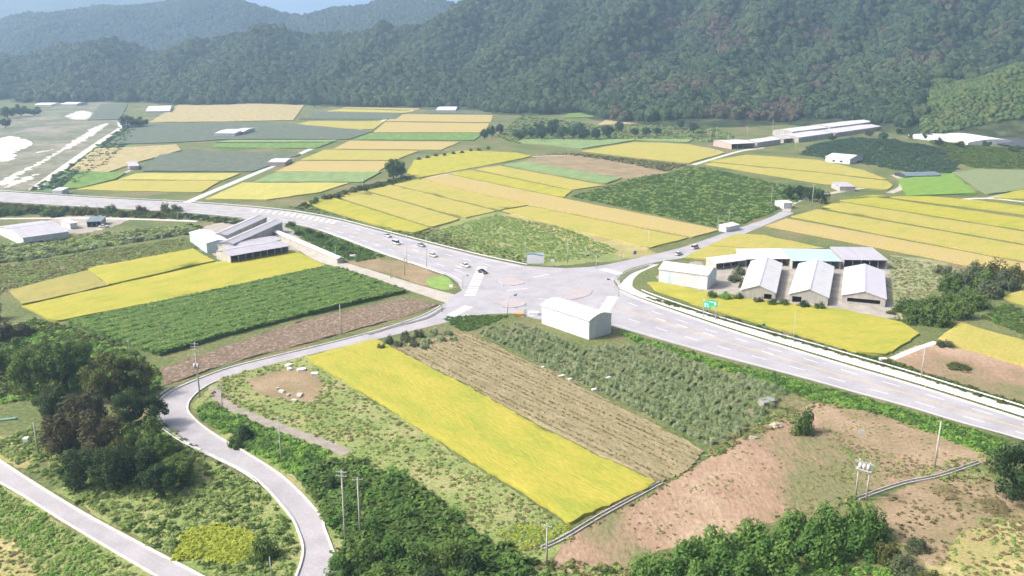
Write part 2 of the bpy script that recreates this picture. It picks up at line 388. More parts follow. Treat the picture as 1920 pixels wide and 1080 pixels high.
NEL = [(1490, 399), (1440, 420), (1400, 437), (1340, 463), (1290, 482), (1240, 490), (1190, 501), (1162, 514), (1150, 528)]
RU = [(1162, 545), (1200, 561), (1300, 596), (1400, 629), (1500, 659), (1600, 689), (1700, 718), (1800, 749), (1920, 787), (2120, 852)]
RL = [(2120, 892), (1920, 826), (1800, 793), (1700, 763), (1600, 736), (1500, 708), (1350, 669), (1250, 641), (1150, 612)]
BOT = [(1080, 603), (1010, 599), (960, 588), (900, 589), (850, 597), (800, 606), (838, 572), (842, 558), (866, 545)]
UPc, LOWc, RUc, RLc = (catmull(GL(x), 5) for x in (UP, LOW, RU, RL))
road = sheet('road', UPc + catmull(GL(NEU), 5) + catmull(GL(NEL), 5) + RUc + RLc + GL(BOT) + LOWc[::-1], .060, M_road)
# farm lane from the cattle barns to the junction
fa = catmull(GL([(520, 446), (560, 455), (604, 481), (640, 491), (700, 508), (780, 533), (850, 552), (890, 560)]), 5)
fb = catmull(GL([(508, 452), (548, 463), (590, 488), (628, 500), (690, 518), (765, 544), (835, 568), (880, 585)]), 5)
strip('farm_lane', fa, fb, .050, M_lane)
# the local road that bends south
LA = [(860, 552), (838, 566), (790, 593), (700, 622), (600, 648), (500, 672), (430, 690), (370, 712), (315, 738), (292, 765), (303, 796), (340, 826), (387, 850), (477, 897), (540, 963), (560, 1000), (568, 1035), (556, 1080), (520, 1160)]
LB = [(940, 588), (885, 592), (835, 605), (720, 633), (615, 657), (510, 683), (440, 702), (392, 722), (362, 744), (352, 768), (372, 793), (410, 820), (462, 850), (533, 897), (597, 963), (609, 993), (624, 1033), (640, 1080), (660, 1160)]
la, lb = catmull(GL(LA), 6), catmull(GL(LB), 6)
local = strip('local_road', la, lb, .040, M_local)
sweep('kerb', la[8:], .45, .32, 0, M_conc, kind='structure'); sweep('kerb', lb[40:], .40, .30, 0, M_conc, kind='structure')
# the road in the lower left corner
ba = catmull(GL([(-90, 810), (0, 865), (60, 904), (160, 965), (290, 1035), (385, 1085), (520, 1160)]), 6)
bb = catmull(GL([(-120, 835), (0, 905), (50, 934), (120, 978), (215, 1035), (300, 1085), (420, 1160)]), 6)
strip('lower_road', ba, bb, .040, M_local)
sweep('kerb', ba, .5, .28, 0, M_conc, kind='structure'); sweep('kerb', bb, .45, .22, 0, M_conc, kind='structure')
# access road outside the highway's guard strip
aa = catmull(GL([(1236, 496), (1200, 512), (1186, 530), (1200, 547), (1300, 583), (1400, 614), (1500, 642), (1600, 671), (1700, 700), (1800, 731), (1920, 768), (2120, 833)]), 5)
ab = catmull(GL([(1224, 496), (1176, 513), (1158, 532), (1180, 551), (1300, 591), (1400, 623), (1500, 652), (1600, 682), (1700, 711), (1800, 742), (1920, 779), (2120, 844)]), 5)
strip('access_road', aa, ab, .052, M_conc)
sweep('kerb', catmull(GL(RU), 5), .5, .20, 0, M_conc, kind='structure')
# tracks between the fields
def track(name, pts, w, mat=M_lane, z=.03):
    c = catmull(GL(pts), 5); return strip(name, offset_line(c, w / 2), offset_line(c, -w / 2), z, mat)
track('field_track', [(345, 382), (420, 350), (510, 312), (600, 272), (700, 233), (755, 212), (790, 203)], 5.0, M_conc)
track('field_track', [(1300, 309), (1340, 297), (1390, 283), (1432, 277)], 4.0, M_conc)
track('field_track', [(1474, 397), (1480, 384), (1510, 372), (1560, 362), (1620, 352)], 4.5, M_lane)
track('field_track', [(800, 334), (860, 321), (930, 307), (985, 295), (1060, 291)], 3.5, M_lane)
track('field_track', [(1668, 362), (1690, 352), (1692, 338), (1676, 328)], 4.5, M_lane)
track('field_track', [(1770, 377), (1850, 372), (1960, 383)], 4.0, M_conc)
track('field_track', [(1855, 371), (1900, 362), (1960, 352)], 3.5, M_lane)
track('field_track', [(1756, 641), (1716, 655), (1672, 673)], 2.2, M_conc)
track('field_track', [(404, 724), (412, 748), (450, 772), (520, 800), (600, 828), (650, 850)], 3.2, M('gravel', (.24, .21, .18), (.33, .30, .26), scale=.5, fine=4))
track('field_track', [(0, 410), (140, 409), (260, 411), (370, 415)], 3.5, M_conc)
track('field_track', [(130, 352), (190, 338), (250, 318)], 3.0, M_lane)
track('field_track', [(1355, 285), (1330, 278), (1290, 272)], 2.5, M_lane)

# ---- bare earth, stubble and grass sheets
M_earth = M('red_earth', (.17, .17, .08), (.37, .275, .19), (.30, .205, .14), scale=.036, fine=1.1, fine_amt=.16, bump=.3, bscale=1.0, lo=.38, hi=.62, stretch=(1, .6, 1))
M_earth2 = M('brown_earth', (.19, .17, .085), (.33, .25, .165), (.26, .20, .12), scale=.07, fine=1.4, fine_amt=.22, bump=.2, bscale=.9)
M_tan = M('dry_grass', (.32, .25, .12), (.44, .36, .18), (.30, .29, .11), scale=.1, fine=1.5, fine_amt=.2, bump=.15)
M_sand = M('pale_sand', (.44, .42, .38), (.60, .58, .54), scale=.1, fine=1, fine_amt=.12)
M_grass = M('meadow', (.17, .23, .07), (.30, .29, .13), (.22, .26, .09), scale=.08, fine=1.5, fine_amt=.3, bump=.25)
M_green = M('mown_green', (.15, .27, .06), (.24, .34, .09), scale=.2, fine=1.8, fine_amt=.2, bump=.1)
def patch(name, pxs, mat, z=.02, j=.6):
    c = catmull(GL(pxs + [pxs[0]]), 24)[:-1]; out = []
    for i, p in enumerate(c):
        t_ = c[(i + 1) % len(c)] - c[i - 1]; t_.normalize(); s_ = min(p.y / 200, 3.0) * min(j, 1) * 1.7
        out.append(p + Vector((-t_.y, t_.x, 0)) * s_ * (1.3 * noise.noise(p * .13) + .8 * noise.noise(p * .5)))
    return sheet(name, out, z, mat)
M_yard = M('yard_gravel', (.28, .26, .22), (.40, .37, .33), scale=.2, fine=2, fine_amt=.15)
patch('bare_earth', [(1060, 1015), (1180, 950), (1250, 908), (1330, 858), (1420, 806), (1500, 770), (1535, 753), (1640, 772), (1760, 815), (1845, 860), (1760, 884), (1640, 922), (1560, 945), (1400, 990), (1250, 1030), (1130, 1075), (1040, 1062)], M_earth)
patch('bare_earth', [(1535, 752), (1640, 770), (1750, 812), (1845, 858), (1770, 876), (1690, 850), (1600, 830), (1540, 800)], M_earth2, .026)
patch('bare_earth', [(1630, 945), (1690, 915), (1780, 892), (1850, 890), (1900, 930), (1930, 975), (1850, 985), (1790, 1010), (1770, 1060), (1720, 1040), (1660, 990)], M_earth2, .024)
patch('dry_grass_plot', [(1790, 990), (1930, 940), (2100, 1000), (2050, 1150), (1800, 1150), (1740, 1060)], M_tan, .022)
patch('bare_earth', [(640, 494), (690, 484), (740, 488), (790, 503), (838, 522), (850, 540), (800, 534), (700, 506)], M_earth2, .03)
patch('grass_verge', [(800, 522), (832, 518), (850, 532), (838, 543), (806, 537)], M_green, .034, .2)
patch('bare_earth', [(462, 712), (540, 690), (588, 697), (606, 722), (590, 752), (540, 752), (480, 735)], M_earth2)
patch('meadow', [(360, 760), (420, 702), (560, 668), (700, 752), (860, 856), (1000, 945), (1060, 1000), (1010, 1060), (800, 1120), (640, 1080), (560, 920), (430, 830)], M_grass, .012)
patch('meadow', [(0, 905), (150, 1000), (330, 1100), (-60, 1130)], M_grass, .012)
patch('meadow', [(100, 920), (300, 840), (480, 910), (560, 1000), (555, 1100), (420, 1090), (300, 1030)], M_grass, .012)
patch('bare_earth', [(-60, 1000), (20, 1010), (60, 1045), (80, 1090), (-60, 1120)], M_tan, .018)
patch('bare_earth', [(-40, 810), (20, 822), (60, 850), (50, 880), (10, 868), (-40, 845)], M_tan, .018)
patch('bare_earth', [(1668, 676), (1745, 645), (1930, 692), (1980, 770), (1900, 752), (1760, 705)], M_earth, .02)
patch('dry_grass_plot', [(1668, 478), (1770, 492), (1800, 520), (1720, 560), (1690, 600), (1668, 560)], M('pale_weeds', (.20, .23, .11), (.32, .30, .18), scale=.2, fine=1.5, bump=.2), .02)
patch('farm_yard', [(1225, 520), (1300, 490), (1350, 500), (1470, 480), (1668, 490), (1680, 590), (1570, 580), (1390, 556), (1320, 546)], M_yard, .018)
patch('farm_yard', [(365, 430), (480, 405), (540, 425), (560, 470), (440, 492), (395, 470)], M_yard, .018)
patch('farm_yard', [(30, 440), (120, 405), (240, 408), (200, 428), (120, 440)], M_yard, .018)
patch('bare_earth', [(985, 302), (1020, 293), (1080, 291), (1230, 316), (1240, 326), (1170, 334)], M_earth2, .02)
patch('bare_earth', [(940, 404), (1000, 394), (1210, 464), (1180, 482), (1090, 460)], M_tan, .022)
patch('meadow', [(815, 430), (935, 398), (1215, 466), (1180, 484), (1060, 497), (985, 494), (880, 470)], M_grass, .016)
patch('meadow', [(60, 356), (150, 300), (230, 240), (260, 240), (230, 290), (140, 345), (110, 360)], M('bank_grass', (.08, .16, .07), (.15, .23, .11), scale=.08, fine=.6), .016)
# dry riverbed with pale gravel bars
M_bed = M('river_gravel', (.12, .14, .085), (.26, .24, .19), (.17, .18, .12), scale=.022, fine=.15, fine_amt=.25)
track('bank_road', [(62, 356), (100, 328), (150, 292), (190, 264), (218, 246), (226, 240)], 6.0, M_sand)
M_bed2 = M('river_mud', (.20, .19, .18), (.27, .25, .24), scale=.05)
patch('riverbed', [(-260, 360), (-120, 290), (0, 225), (120, 198), (215, 192), (230, 235), (150, 295), (60, 352), (0, 358)], M_bed, .010)
patch('gravel_bar', [(10, 352), (30, 338), (70, 326), (60, 334), (35, 345)], M_sand, .021)
patch('gravel_bar', [(60, 288), (100, 279), (88, 284)], M_sand, .02)
patch('gravel_bar', [(20, 250), (60, 240), (105, 236), (70, 245)], M_bed2, .016)
patch('gravel_bar', [(-20, 346), (30, 325), (86, 297), (120, 276), (150, 256), (178, 238), (203, 231), (190, 243), (158, 264), (116, 284), (88, 301), (45, 324), (10, 346)], M_sand, .018)
patch('gravel_bar', [(120, 218), (150, 208), (172, 212), (165, 222), (140, 224)], M_sand, .018)
patch('gravel_bar', [(-60, 312), (-30, 275), (10, 257), (35, 258), (62, 270), (30, 284), (22, 300), (-20, 304)], M('white_gravel', (.66, .66, .66), (.78, .78, .78), scale=.1), .024)
# ---- standing crops
def rice(name, c1, c2, c3): return M(name, c1, c2, c3, scale=.30, fine=2.2, fine_amt=.10, stretch=(.22, .55, 1), coord='UV', bump=.18, bscale=3.0, lo=.36, hi=.64)
R_lemon = rice('rice_lemon', (.275, .30, .045), (.385, .335, .06), (.34, .325, .05))
R_gold = rice('rice_gold', (.31, .31, .07), (.39, .32, .10), (.36, .325, .08))
R_orange = rice('rice_orange', (.385, .32, .11), (.41, .31, .15), (.39, .32, .12))
R_pale = rice('rice_pale', (.36, .36, .09), (.44, .40, .12), (.40, .37, .10))
R_olive = rice('rice_olive', (.26, .25, .07), (.34, .29, .09), (.30, .27, .08))
C_green = rice('crop_green', (.10, .19, .045), (.17, .26, .07), (.13, .22, .055))
C_blue = rice('crop_bluegreen', (.095, .12, .085), (.13, .155, .11), (.11, .135, .098))
C_grass = rice('crop_pale_green', (.16, .24, .10), (.23, .30, .13), (.19, .27, .11))
C_tan = rice('crop_tan', (.32, .27, .14), (.42, .34, .20), (.36, .31, .15))
def RF(pxs, mat, label, **k): return crop(k.pop('name', 'rice_field'), pxs, mat, label, **k)
F1 = [(573, 672), (703, 638), (850, 713), (993, 793), (1104, 850), (1232, 908), (1068, 984), (993, 933), (853, 847), (700, 750)]
RF(F1, R_lemon, 'long yellow rice field running from the local road down to the red earth plot', axis=((573, 672), (1068, 984)), step=1.6, amp=.16)
RF([(43, 576), (205, 539), (411, 492), (554, 471), (612, 501), (468, 534), (320, 563), (111, 603), (92, 600)], R_lemon, 'long yellow rice field in front of the grey cattle barns', axis=((43, 576), (554, 471)))
RF([(164, 506), (361, 469), (402, 491), (206, 536)], R_lemon, 'short yellow rice field beside the barns, behind the longer one', h=.85)
RF([(17, 547), (64, 534), (163, 509), (205, 536), (43, 573)], R_olive, 'olive brown half-ripe field touching the short rice field', h=.6)
STR = [
    ([(572, 382), (620, 370), (806, 429), (776, 438), (720, 428)], R_lemon, 'rice strip lying along the highway embankment, lowest of the slanting strips'),
    ([(627, 368), (677, 358), (863, 412), (812, 427)], R_gold, 'second slanting rice strip up from the highway'),
    ([(690, 358), (733, 348), (930, 397), (873, 410)], R_gold, 'third slanting rice strip up from the highway'),
    ([(740, 347), (783, 337), (988, 386), (937, 395)], R_gold, 'fourth slanting rice strip, with an orange tinge'),
    ([(790, 337), (840, 328), (1058, 374), (1349, 432), (1298, 446), (994, 386)], R_orange, 'longest slanting rice strip reaching the side road below the dark shrub field'),
    ([(942, 396), (990, 388), (1290, 448), (1218, 466), (1090, 434)], R_gold, 'slanting rice strip above the brown fallow plot by the billboard'),
    ([(845, 327), (884, 320), (1072, 359), (1058, 371)], R_lemon, 'narrow rice strip ending at the corner of the dark shrub field'),
    ([(892, 318), (937, 312), (1133, 349), (1076, 357)], R_gold, 'uppermost slanting rice strip beside the pale green strip'),
    ([(762, 326), (777, 301), (867, 283), (967, 287), (998, 294), (887, 316), (788, 334)], R_lemon, 'broad yellow rice field beside the single tree on the creek'),
    ([(1090, 284), (1190, 267), (1290, 271), (1360, 287), (1292, 307), (1200, 297)], R_gold, 'yellow rice field below the trees, left of the white barn lane'),
    ([(1330, 303), (1400, 291), (1535, 301), (1625, 322), (1664, 338), (1540, 323)], R_gold, 'upper rice strip below the bluish orchard slope'),
    ([(1322, 309), (1335, 306), (1540, 326), (1664, 341), (1674, 350), (1664, 357), (1540, 345)], R_gold, 'lower rice strip below the bluish orchard slope'),
    ([(1598, 371), (1640, 367), (1920, 403), (1980, 412), (1980, 395), (1830, 377), (1740, 369)], R_lemon, 'thin rice strip along the track to the bright green plot'),
    ([(1575, 377), (1640, 371), (1980, 419), (1980, 441)], R_lemon, 'rice strip, second below the bright green plot'),
    ([(1540, 391), (1568, 379), (1980, 446), (1980, 468)], R_gold, 'rice strip, third below the bright green plot'),
    ([(1484, 407), (1532, 394), (1980, 473), (1980, 500), (1860, 480)], R_gold, 'rice strip, fourth below the bright green plot'),
    ([(1436, 425), (1476, 411), (1850, 482), (1980, 506), (1980, 535), (1890, 515), (1780, 492), (1650, 466)], R_orange, 'widest rice strip running behind the three gabled barns'),
    ([(1328, 462), (1380, 440), (1430, 442), (1545, 467), (1460, 470)], R_gold, 'rice plot between the side road and the barn row'),
    ([(1284, 484), (1322, 464), (1440, 468), (1340, 490)], R_gold, 'small rice plot beside the white and blue warehouse'),
    ([(1215, 531), (1240, 531), (1320, 549), (1400, 562), (1580, 582), (1690, 606), (1724, 628), (1660, 668), (1600, 660), (1450, 615), (1300, 571), (1228, 545)], R_lemon, 'curved yellow rice field between the highway and the gabled barns'),
    ([(1757, 639), (1800, 607), (1930, 645), (1980, 660), (1980, 705), (1930, 690)], R_gold, 'rice field above the red earth plot across the highway'),
    ([(1878, 561), (1930, 540), (1980, 560), (1980, 590)], R_gold, 'small rice corner beside the grey thicket'),
    ([(1862, 373), (1910, 356), (1980, 362), (1980, 380), (1920, 375)], R_lemon, 'small rice corner at the fork of two pale tracks'),
    ([(145, 356), (215, 340), (415, 340), (378, 362), (250, 360)], R_gold, 'yellow rice field behind the highway, left of the straight pale track'),
    ([(222, 338), (255, 326), (450, 326), (420, 339)], R_pale, 'pale rice strip against the dark grey net field'),
    ([(388, 374), (455, 344), (655, 344), (600, 362), (500, 376)], R_pale, 'pale rice field right of the straight track, next to the highway'),
    ([(518, 322), (560, 303), (740, 303), (705, 325)], R_orange, 'orange rice field right of the straight track'),
    ([(563, 301), (608, 282), (785, 284), (742, 301)], R_gold, 'yellow rice field right of the straight track'),
    ([(625, 280), (656, 265), (862, 267), (828, 282)], R_orange, 'tan rice field in front of the green strip'),
    ([(700, 249), (722, 230), (918, 232), (908, 249)], R_orange, 'orange rice field in the far middle, nearer half'),
    ([(724, 228), (748, 215), (924, 216), (920, 230)], R_orange, 'orange rice field in the far middle, farther half'),
    ([(525, 240), (580, 228), (722, 228), (700, 243)], R_gold, 'bright yellow strip between two dark net fields'),
    ([(640, 203), (690, 193), (800, 199), (780, 207)], R_orange, 'tan strip at the foot of the wooded hills'),
    ([(615, 209), (640, 205), (778, 209), (760, 212)], R_pale, 'pale yellow strip at the foot of the wooded hills'),
]
for p, m, l in STR: RF(p, m, l)
GRN = [
    ([(945, 310), (983, 304), (1165, 335), (1138, 346)], C_grass, 'pale green strip between rice and red soil'),
    ([(475, 343), (518, 324), (715, 324), (680, 343)], C_grass, 'green strip between two rice fields right of the straight track'),
    ([(662, 263), (692, 251), (905, 251), (890, 264)], C_green, 'green strip in front of the orange rice field'),
    ([(395, 278), (408, 270), (622, 269), (592, 279)], C_green, 'bright green strip left of the straight track'),
    ([(405, 268), (430, 264), (632, 264), (624, 267)], C_grass, 'thin pale green strip left of the straight track'),
    ([(262, 316), (300, 292), (350, 284), (565, 290), (475, 323), (270, 322)], C_blue, 'dark grey-green net covered field left of the straight track'),
    ([(200, 272), (255, 234), (420, 232), (560, 234), (700, 247), (655, 262), (430, 262), (330, 268)], C_blue, 'large dark bluish field around the far white sheds'),
    ([(560, 224), (600, 211), (757, 213), (742, 224)], C_blue, 'dark bluish strip at the far end'),
    ([(792, 213), (808, 206), (916, 209), (922, 215)], C_blue, 'dark bluish strip beside the far greenhouse'),
    ([(165, 226), (188, 196), (240, 195), (226, 224)], C_blue, 'dark rectangular plot beside the dry river'),
    ([(280, 230), (335, 197), (420, 193), (570, 198), (550, 226), (420, 229)], C_tan, 'tan stubble field at the foot of the left hills'),
    ([(130, 320), (180, 280), (330, 272), (340, 283), (260, 305), (200, 325)], C_tan, 'tan weedy field beside the river bank'),
    ([(115, 356), (150, 322), (235, 326), (215, 338), (150, 354)], C_green, 'dark green plot beside the river bank'),
    ([(1682, 337), (1786, 327), (1832, 364), (1700, 369)], M('bright_crop', (.12, .25, .04), (.20, .30, .06), scale=.2, coord='UV', fine=2, bump=.2), 'bright green plot beside the curved farm track'),
    ([(1786, 325), (1830, 319), (1980, 322), (1980, 350), (1850, 366)], M('sage_crop', (.17, .215, .11), (.215, .25, .13), scale=.2, coord='UV', fine=2, bump=.2), 'smooth sage green plot right of the bright green one'),
    ([(1140, 222), (1180, 205), (1240, 205), (1215, 232), (1120, 236)], C_tan, 'terraced tan plot among the trees under the mountain'),
    ([(1055, 222), (1075, 206), (1165, 204), (1130, 220)], C_green, 'green terrace among the trees under the mountain'),
    ([(1050, 275), (970, 268), (980, 262), (1100, 262), (1300, 262), (1290, 268), (1190, 264), (1090, 280)], C_grass, 'weedy pale green belt in front of the tree clump'),
]
for p, m, l in GRN: crop('crop_field', p, m, l, cat='crop field', h=.9)
# brown crop in rows, next to the yellow field
M_row = M('dry_row_crop', (.20, .17, .095), (.31, .25, .155), (.25, .22, .12), scale=.5, fine=3, fine_amt=.25, coord='UV', stretch=(.3, 1, 1), bump=.2)
F2 = [(735, 652), (868, 625), (925, 648), (1080, 722), (1200, 783), (1318, 846), (1290, 884), (1240, 906), (1110, 848), (998, 790), (856, 711)]
crop('row_crop', F2, M_row, 'brown withered crop in narrow rows between the yellow field and the orchard', 'crop field', h=.35, axis=((735, 652), (1240, 906)), step=2.0, furrow=(1.5, .35), amp=.12)
# ploughed strip above the local road
F_E = [(300, 694), (420, 652), (560, 604), (700, 572), (760, 560), (822, 572), (780, 588), (600, 638), (430, 682), (312, 722)]
crop('ploughed_field', F_E, M('ploughed_soil', (.13, .095, .065), (.31, .25, .20), (.18, .135, .095), scale=1.3, fine=3, fine_amt=.3, coord='UV', stretch=(.5, 1, 1), bump=.25), 'brown ploughed strip with furrows along the local road', 'ploughed field', h=.25, axis=((300, 694), (760, 560)), step=2, furrow=(1.8, .4))

# ================================================================== THINGS
def empty(name, loc, label, cat, group=None, rz=0.0):
    o = bpy.data.objects.new(name, None); o.empty_display_size = .5; link(o); o.location = loc; o.rotation_euler = (0, 0, rz)
    return tag(o, label, cat, group)
def add_box(bm, x0, x1, y0, y1, z0, z1):
    v = [bm.verts.new((x, y, z)) for z in (z0, z1) for y in (y0, y1) for x in (x0, x1)]
    for f in ((0, 2, 3, 1), (4, 5, 7, 6), (0, 1, 5, 4), (2, 6, 7, 3), (0, 4, 6, 2), (1, 3, 7, 5)): bm.faces.new([v[i] for i in f])
def box(name, dims, mat, parent, bevel=0):
    bm = bmesh.new(); add_box(bm, *dims)
    if bevel: bmesh.ops.bevel(bm, geom=bm.edges[:], offset=bevel, segments=2, affect='EDGES')
    return bm_obj(name, bm, mat, parent)
def add_tube(bm, p, q, r0, r1, n=10):
    p, q = Vector(p), Vector(q); d = (q - p).normalized(); a = d.orthogonal().normalized(); b = d.cross(a)
    rr = [[bm.verts.new(c + (a * math.cos(k * 6.2832 / n) + b * math.sin(k * 6.2832 / n)) * r) for k in range(n)] for c, r in ((p, r0), (q, r1))]
    for k in range(n): bm.faces.new((rr[0][k], rr[0][(k + 1) % n], rr[1][(k + 1) % n], rr[1][k]))
    bm.faces.new(rr[0][::-1]); bm.faces.new(rr[1])
def tube(name, segs, mat, parent, n=10):
    bm = bmesh.new()
    for s in segs: add_tube(bm, *s, n=n)
    return bm_obj(name, bm, mat, parent, smooth=True)

# ---- materials of built things
def plain(name, c, rough=.6, spec=.3, metal=0.0, var=.06):
    m = M(name, tuple(x * (1 - var) for x in c), tuple(x * (1 + var) for x in c), scale=.6, fine=4, fine_amt=var, rough=rough, spec=spec)
    m.node_tree.nodes['Principled BSDF'].inputs['Metallic'].default_value = metal; return m
def roofing(name, c, dirty): return M(name, dirty, c, scale=.8, fine=6, fine_amt=.07, stretch=(1, .08, 1), rough=.5, spec=.4, lo=.25, hi=.55, bump=.02, bscale=3)
RW = roofing('roof_white', (.66, .66, .67), (.52, .52, .53)); RG = roofing('roof_grey', (.44, .43, .47), (.34, .33, .36)); RB = roofing('roof_blue', (.40, .54, .65), (.34, .47, .56))
RBW = roofing('roof_bluewhite', (.66, .71, .76), (.55, .60, .64)); RT = roofing('roof_teal', (.16, .22, .25), (.10, .15, .17))
WW = M('wall_white', (.55, .56, .58), (.66, .67, .69), scale=.5, fine=3, fine_amt=.06, stretch=(1, 1, .15)); WB = plain('wall_paleblue', (.46, .57, .65)); WC = M('wall_concrete', (.36, .34, .31), (.48, .46, .42), scale=.5, fine=3, fine_amt=.12, stretch=(1, 1, .2))
DK = plain('dark_steel', (.05, .05, .055), .6); GT = plain('door_grey', (.54, .56, .59)); POLE = M('pole_concrete', (.40, .39, .35), (.50, .48, .44), scale=.8, fine=3, fine_amt=.1)
STEEL = plain('galvanised', (.50, .51, .52), .45, .5, .3); GLASS = plain('dark_glass', (.03, .04, .05), .12, .6); TYRE = plain('tyre', (.02, .02, .02), .9); LAMPW = plain('lamp_clear', (.75, .75, .72), .2); LAMPR = plain('lamp_red', (.45, .03, .02), .3)
PLASTIC = plain('white_plastic', (.74, .74, .74), .6); SIGNG = plain('sign_green', (.02, .36, .22), .4, .4); BARK = M('bark', (.06, .045, .03), (.12, .09, .065), scale=2, fine=8, fine_amt=.3, bump=.03, bscale=6)

# ---- buildings. p0, p1, p2: eave corners (photo points at height h); x runs p0->p1
def building(name, label, cat, p0, p1, p2, h, rise=1.2, roof='gable', wall=None, roofm=None, open_='', gap=None, doors=(), windows=(), group=None, over=.35, posts=0, wall2=None):
    A, B, C = G(*p0, h), G(*p1, h), G(*p2, h)
    x = B - A; x.z = 0; Ln = x.length; x.normalize(); y = Vector((-x.y, x.x, 0)); wd = (C - A).dot(y)
    if wd < 0: A = A + x * Ln; x = -x; y = -y; wd = -wd; swap = {'W': 'E', 'E': 'W'}
    else: swap = {}
    sw = lambda s: swap.get(s, s)
    root = empty(name, (A.x, A.y, 0), label, cat, group, math.atan2(x.y, x.x))
    t = .12; z1 = h - .03
    def ztop(v):                                                    # underside of the roof at width v
        if roof == 'gable': return h + rise * (1 - abs(v / wd * 2 - 1))
        if roof == 'mono': return h + rise * v / wd
        if roof == 'arch': return h + rise * math.sin(math.pi * v / wd)
        return h
    bm = bmesh.new(); N = 16 if roof == 'arch' else 2
    ops = [sw(s) for s in open_]
    def slab(pts, d):                                               # prism of a wall outline
        a = [bm.verts.new(p) for p in pts]; b = [bm.verts.new(Vector(p) + d) for p in pts]; bm.faces.new(a); bm.faces.new(b[::-1])
        for i in range(len(a)): bm.faces.new((a[i - 1], b[i - 1], b[i], a[i]))
    if 'S' not in ops: slab([(0, 0, 0), (Ln, 0, 0), (Ln, 0, z1), (0, 0, z1)], Vector((0, t, 0)))
    if 'N' not in ops: slab([(0, wd, 0), (Ln, wd, 0), (Ln, wd, ztop(wd) - .03), (0, wd, ztop(wd) - .03)], Vector((0, -t, 0)))
    for sd_, x0 in (('W', 0), ('E', Ln)):
        d = Vector((t if sd_ == 'W' else -t, 0, 0)); y0, y1 = t + .002, wd - t - .002
        top = [(x0, y0 + (y1 - y0) * k / N, ztop(y0 + (y1 - y0) * k / N) - .03) for k in range(N, -1, -1)]
        if sd_ in ops: slab([(x0, y0, z1 - .5), (x0, y1, z1 - .5)] + top, d); continue
        if gap and sw(gap[0]) == sd_:
            a0, a1, g0, g1 = gap[1] * wd, gap[2] * wd, gap[3], gap[4]
            slab([(x0, y0, 0), (x0, a0, 0), (x0, a0, g1), (x0, y0, g1)], d); slab([(x0, a1, 0), (x0, y1, 0), (x0, y1, g1), (x0, a1, g1)], d)
            if g0 > 0: slab([(x0, a0 + .002, 0), (x0, a1 - .002, 0), (x0, a1 - .002, g0), (x0, a0 + .002, g0)], d)
            slab([(x0, y0, g1 + .002), (x0, y1, g1 + .002)] + top, d)
        else: slab([(x0, y0, 0), (x0, y1, 0)] + top, d)
    bmesh.ops.recalc_face_normals(bm, faces=bm.faces)
    bm_obj('wall', bm, wall or WW, root)
    # roof sheet with overhang
    bm = bmesh.new(); ks = np.linspace(-over / wd, 1 + over / wd, 17) if roof == 'arch' else ([-over / wd, .5, 1 + over / wd] if roof == 'gable' else [-over / wd, 1 + over / wd])
    def zr(k):
        if roof == 'gable': return h + rise * (1 - abs(k * 2 - 1))
        if roof == 'mono': return h + rise * k
        if roof == 'arch': return h + rise * math.sin(math.pi * min(max(k, 0), 1)) - (.25 if k < 0 or k > 1 else 0)
        return h
    rows = [[(X_, k * wd, zr(k) + dz) for X_ in (-over, Ln + over)] for dz in (.10, 0.0) for k in ks]
    vv = [[bm.verts.new(p) for p in r_] for r_ in rows]; n = len(ks)
    for i in range(n - 1):
        bm.faces.new((vv[i][0], vv[i][1], vv[i + 1][1], vv[i + 1][0])); bm.faces.new((vv[n + i][0], vv[n + i + 1][0], vv[n + i + 1][1], vv[n + i][1]))
        for e in (0, 1): bm.faces.new((vv[i][e], vv[i + 1][e], vv[n + i + 1][e], vv[n + i][e]))
    for i in (0, n - 1): bm.faces.new((vv[i][0], vv[i][1], vv[n + i][1], vv[n + i][0]))
    bmesh.ops.recalc_face_normals(bm, faces=bm.faces)
    rf = bm_obj('roof', bm, roofm or RW, root)
    if roof == 'gable': box('ridge_cap', (-over - .03, Ln + over + .03, wd / 2 - .3, wd / 2 + .3, h + rise + .02, h + rise + .16), roofm or RW, rf)
    for k in range(posts):
        xx = .15 + (Ln - .3) * k / (posts - 1); box('post', (xx - .09, xx + .09, .05, .23, 0, h - .04), STEEL, root)
    for (s, a0, a1, g0, g1, m_, nm) in doors:
        s = sw(s)
        if s in 'SN':
            if swap: a0, a1 = 1 - a1, 1 - a0
            yy = -.05 if s == 'S' else wd - .01; d = (a0 * Ln, a1 * Ln, yy, yy + .06, g0, g1)
        else:
            xx = -.05 if s == 'W' else Ln - .01
            if swap: a0, a1 = 1 - a1, 1 - a0
            d = (xx, xx + .06, a0 * wd, a1 * wd, g0, g1)
        box(nm, d, m_, root)
    return root, Ln, wd
b = building
# warehouse beside the highway
b('warehouse', 'white arched-roof warehouse between the orchard and the highway', 'warehouse', (1105, 600), (1016, 571), (1149, 589), 6.5, 1.3, 'arch', WW, RW,
  doors=[('W', .25, .72, .05, 4.2, GT, 'roller_door'), ('W', .30, .66, 4.9, 5.6, GT, 'window'), ('S', .18, .195, 0, 6.3, GT, 'downpipe'), ('S', .42, .435, 0, 6.3, GT, 'downpipe'), ('S', .68, .695, 0, 6.3, GT, 'downpipe'), ('N', .18, .195, 0, 6.3, GT, 'downpipe'), ('N', .42, .435, 0, 6.3, GT, 'downpipe'), ('N', .68, .695, 0, 6.3, GT, 'downpipe')])
b('warehouse', 'white warehouse with pale blue gable at the corner of the barn yard', 'warehouse', (1327, 516), (1236, 504), (1361, 506), 5.6, 1.7, 'gable', WW, RW,
  doors=[('S', .76, .82, .02, 5.3, WB, 'door'), ('N', .76, .82, .02, 5.3, WB, 'door'), ('W', .03, .97, 2.8, 5.5, WB, 'gable_panel'), ('W', .35, .6, .02, 2.6, GT, 'door')])
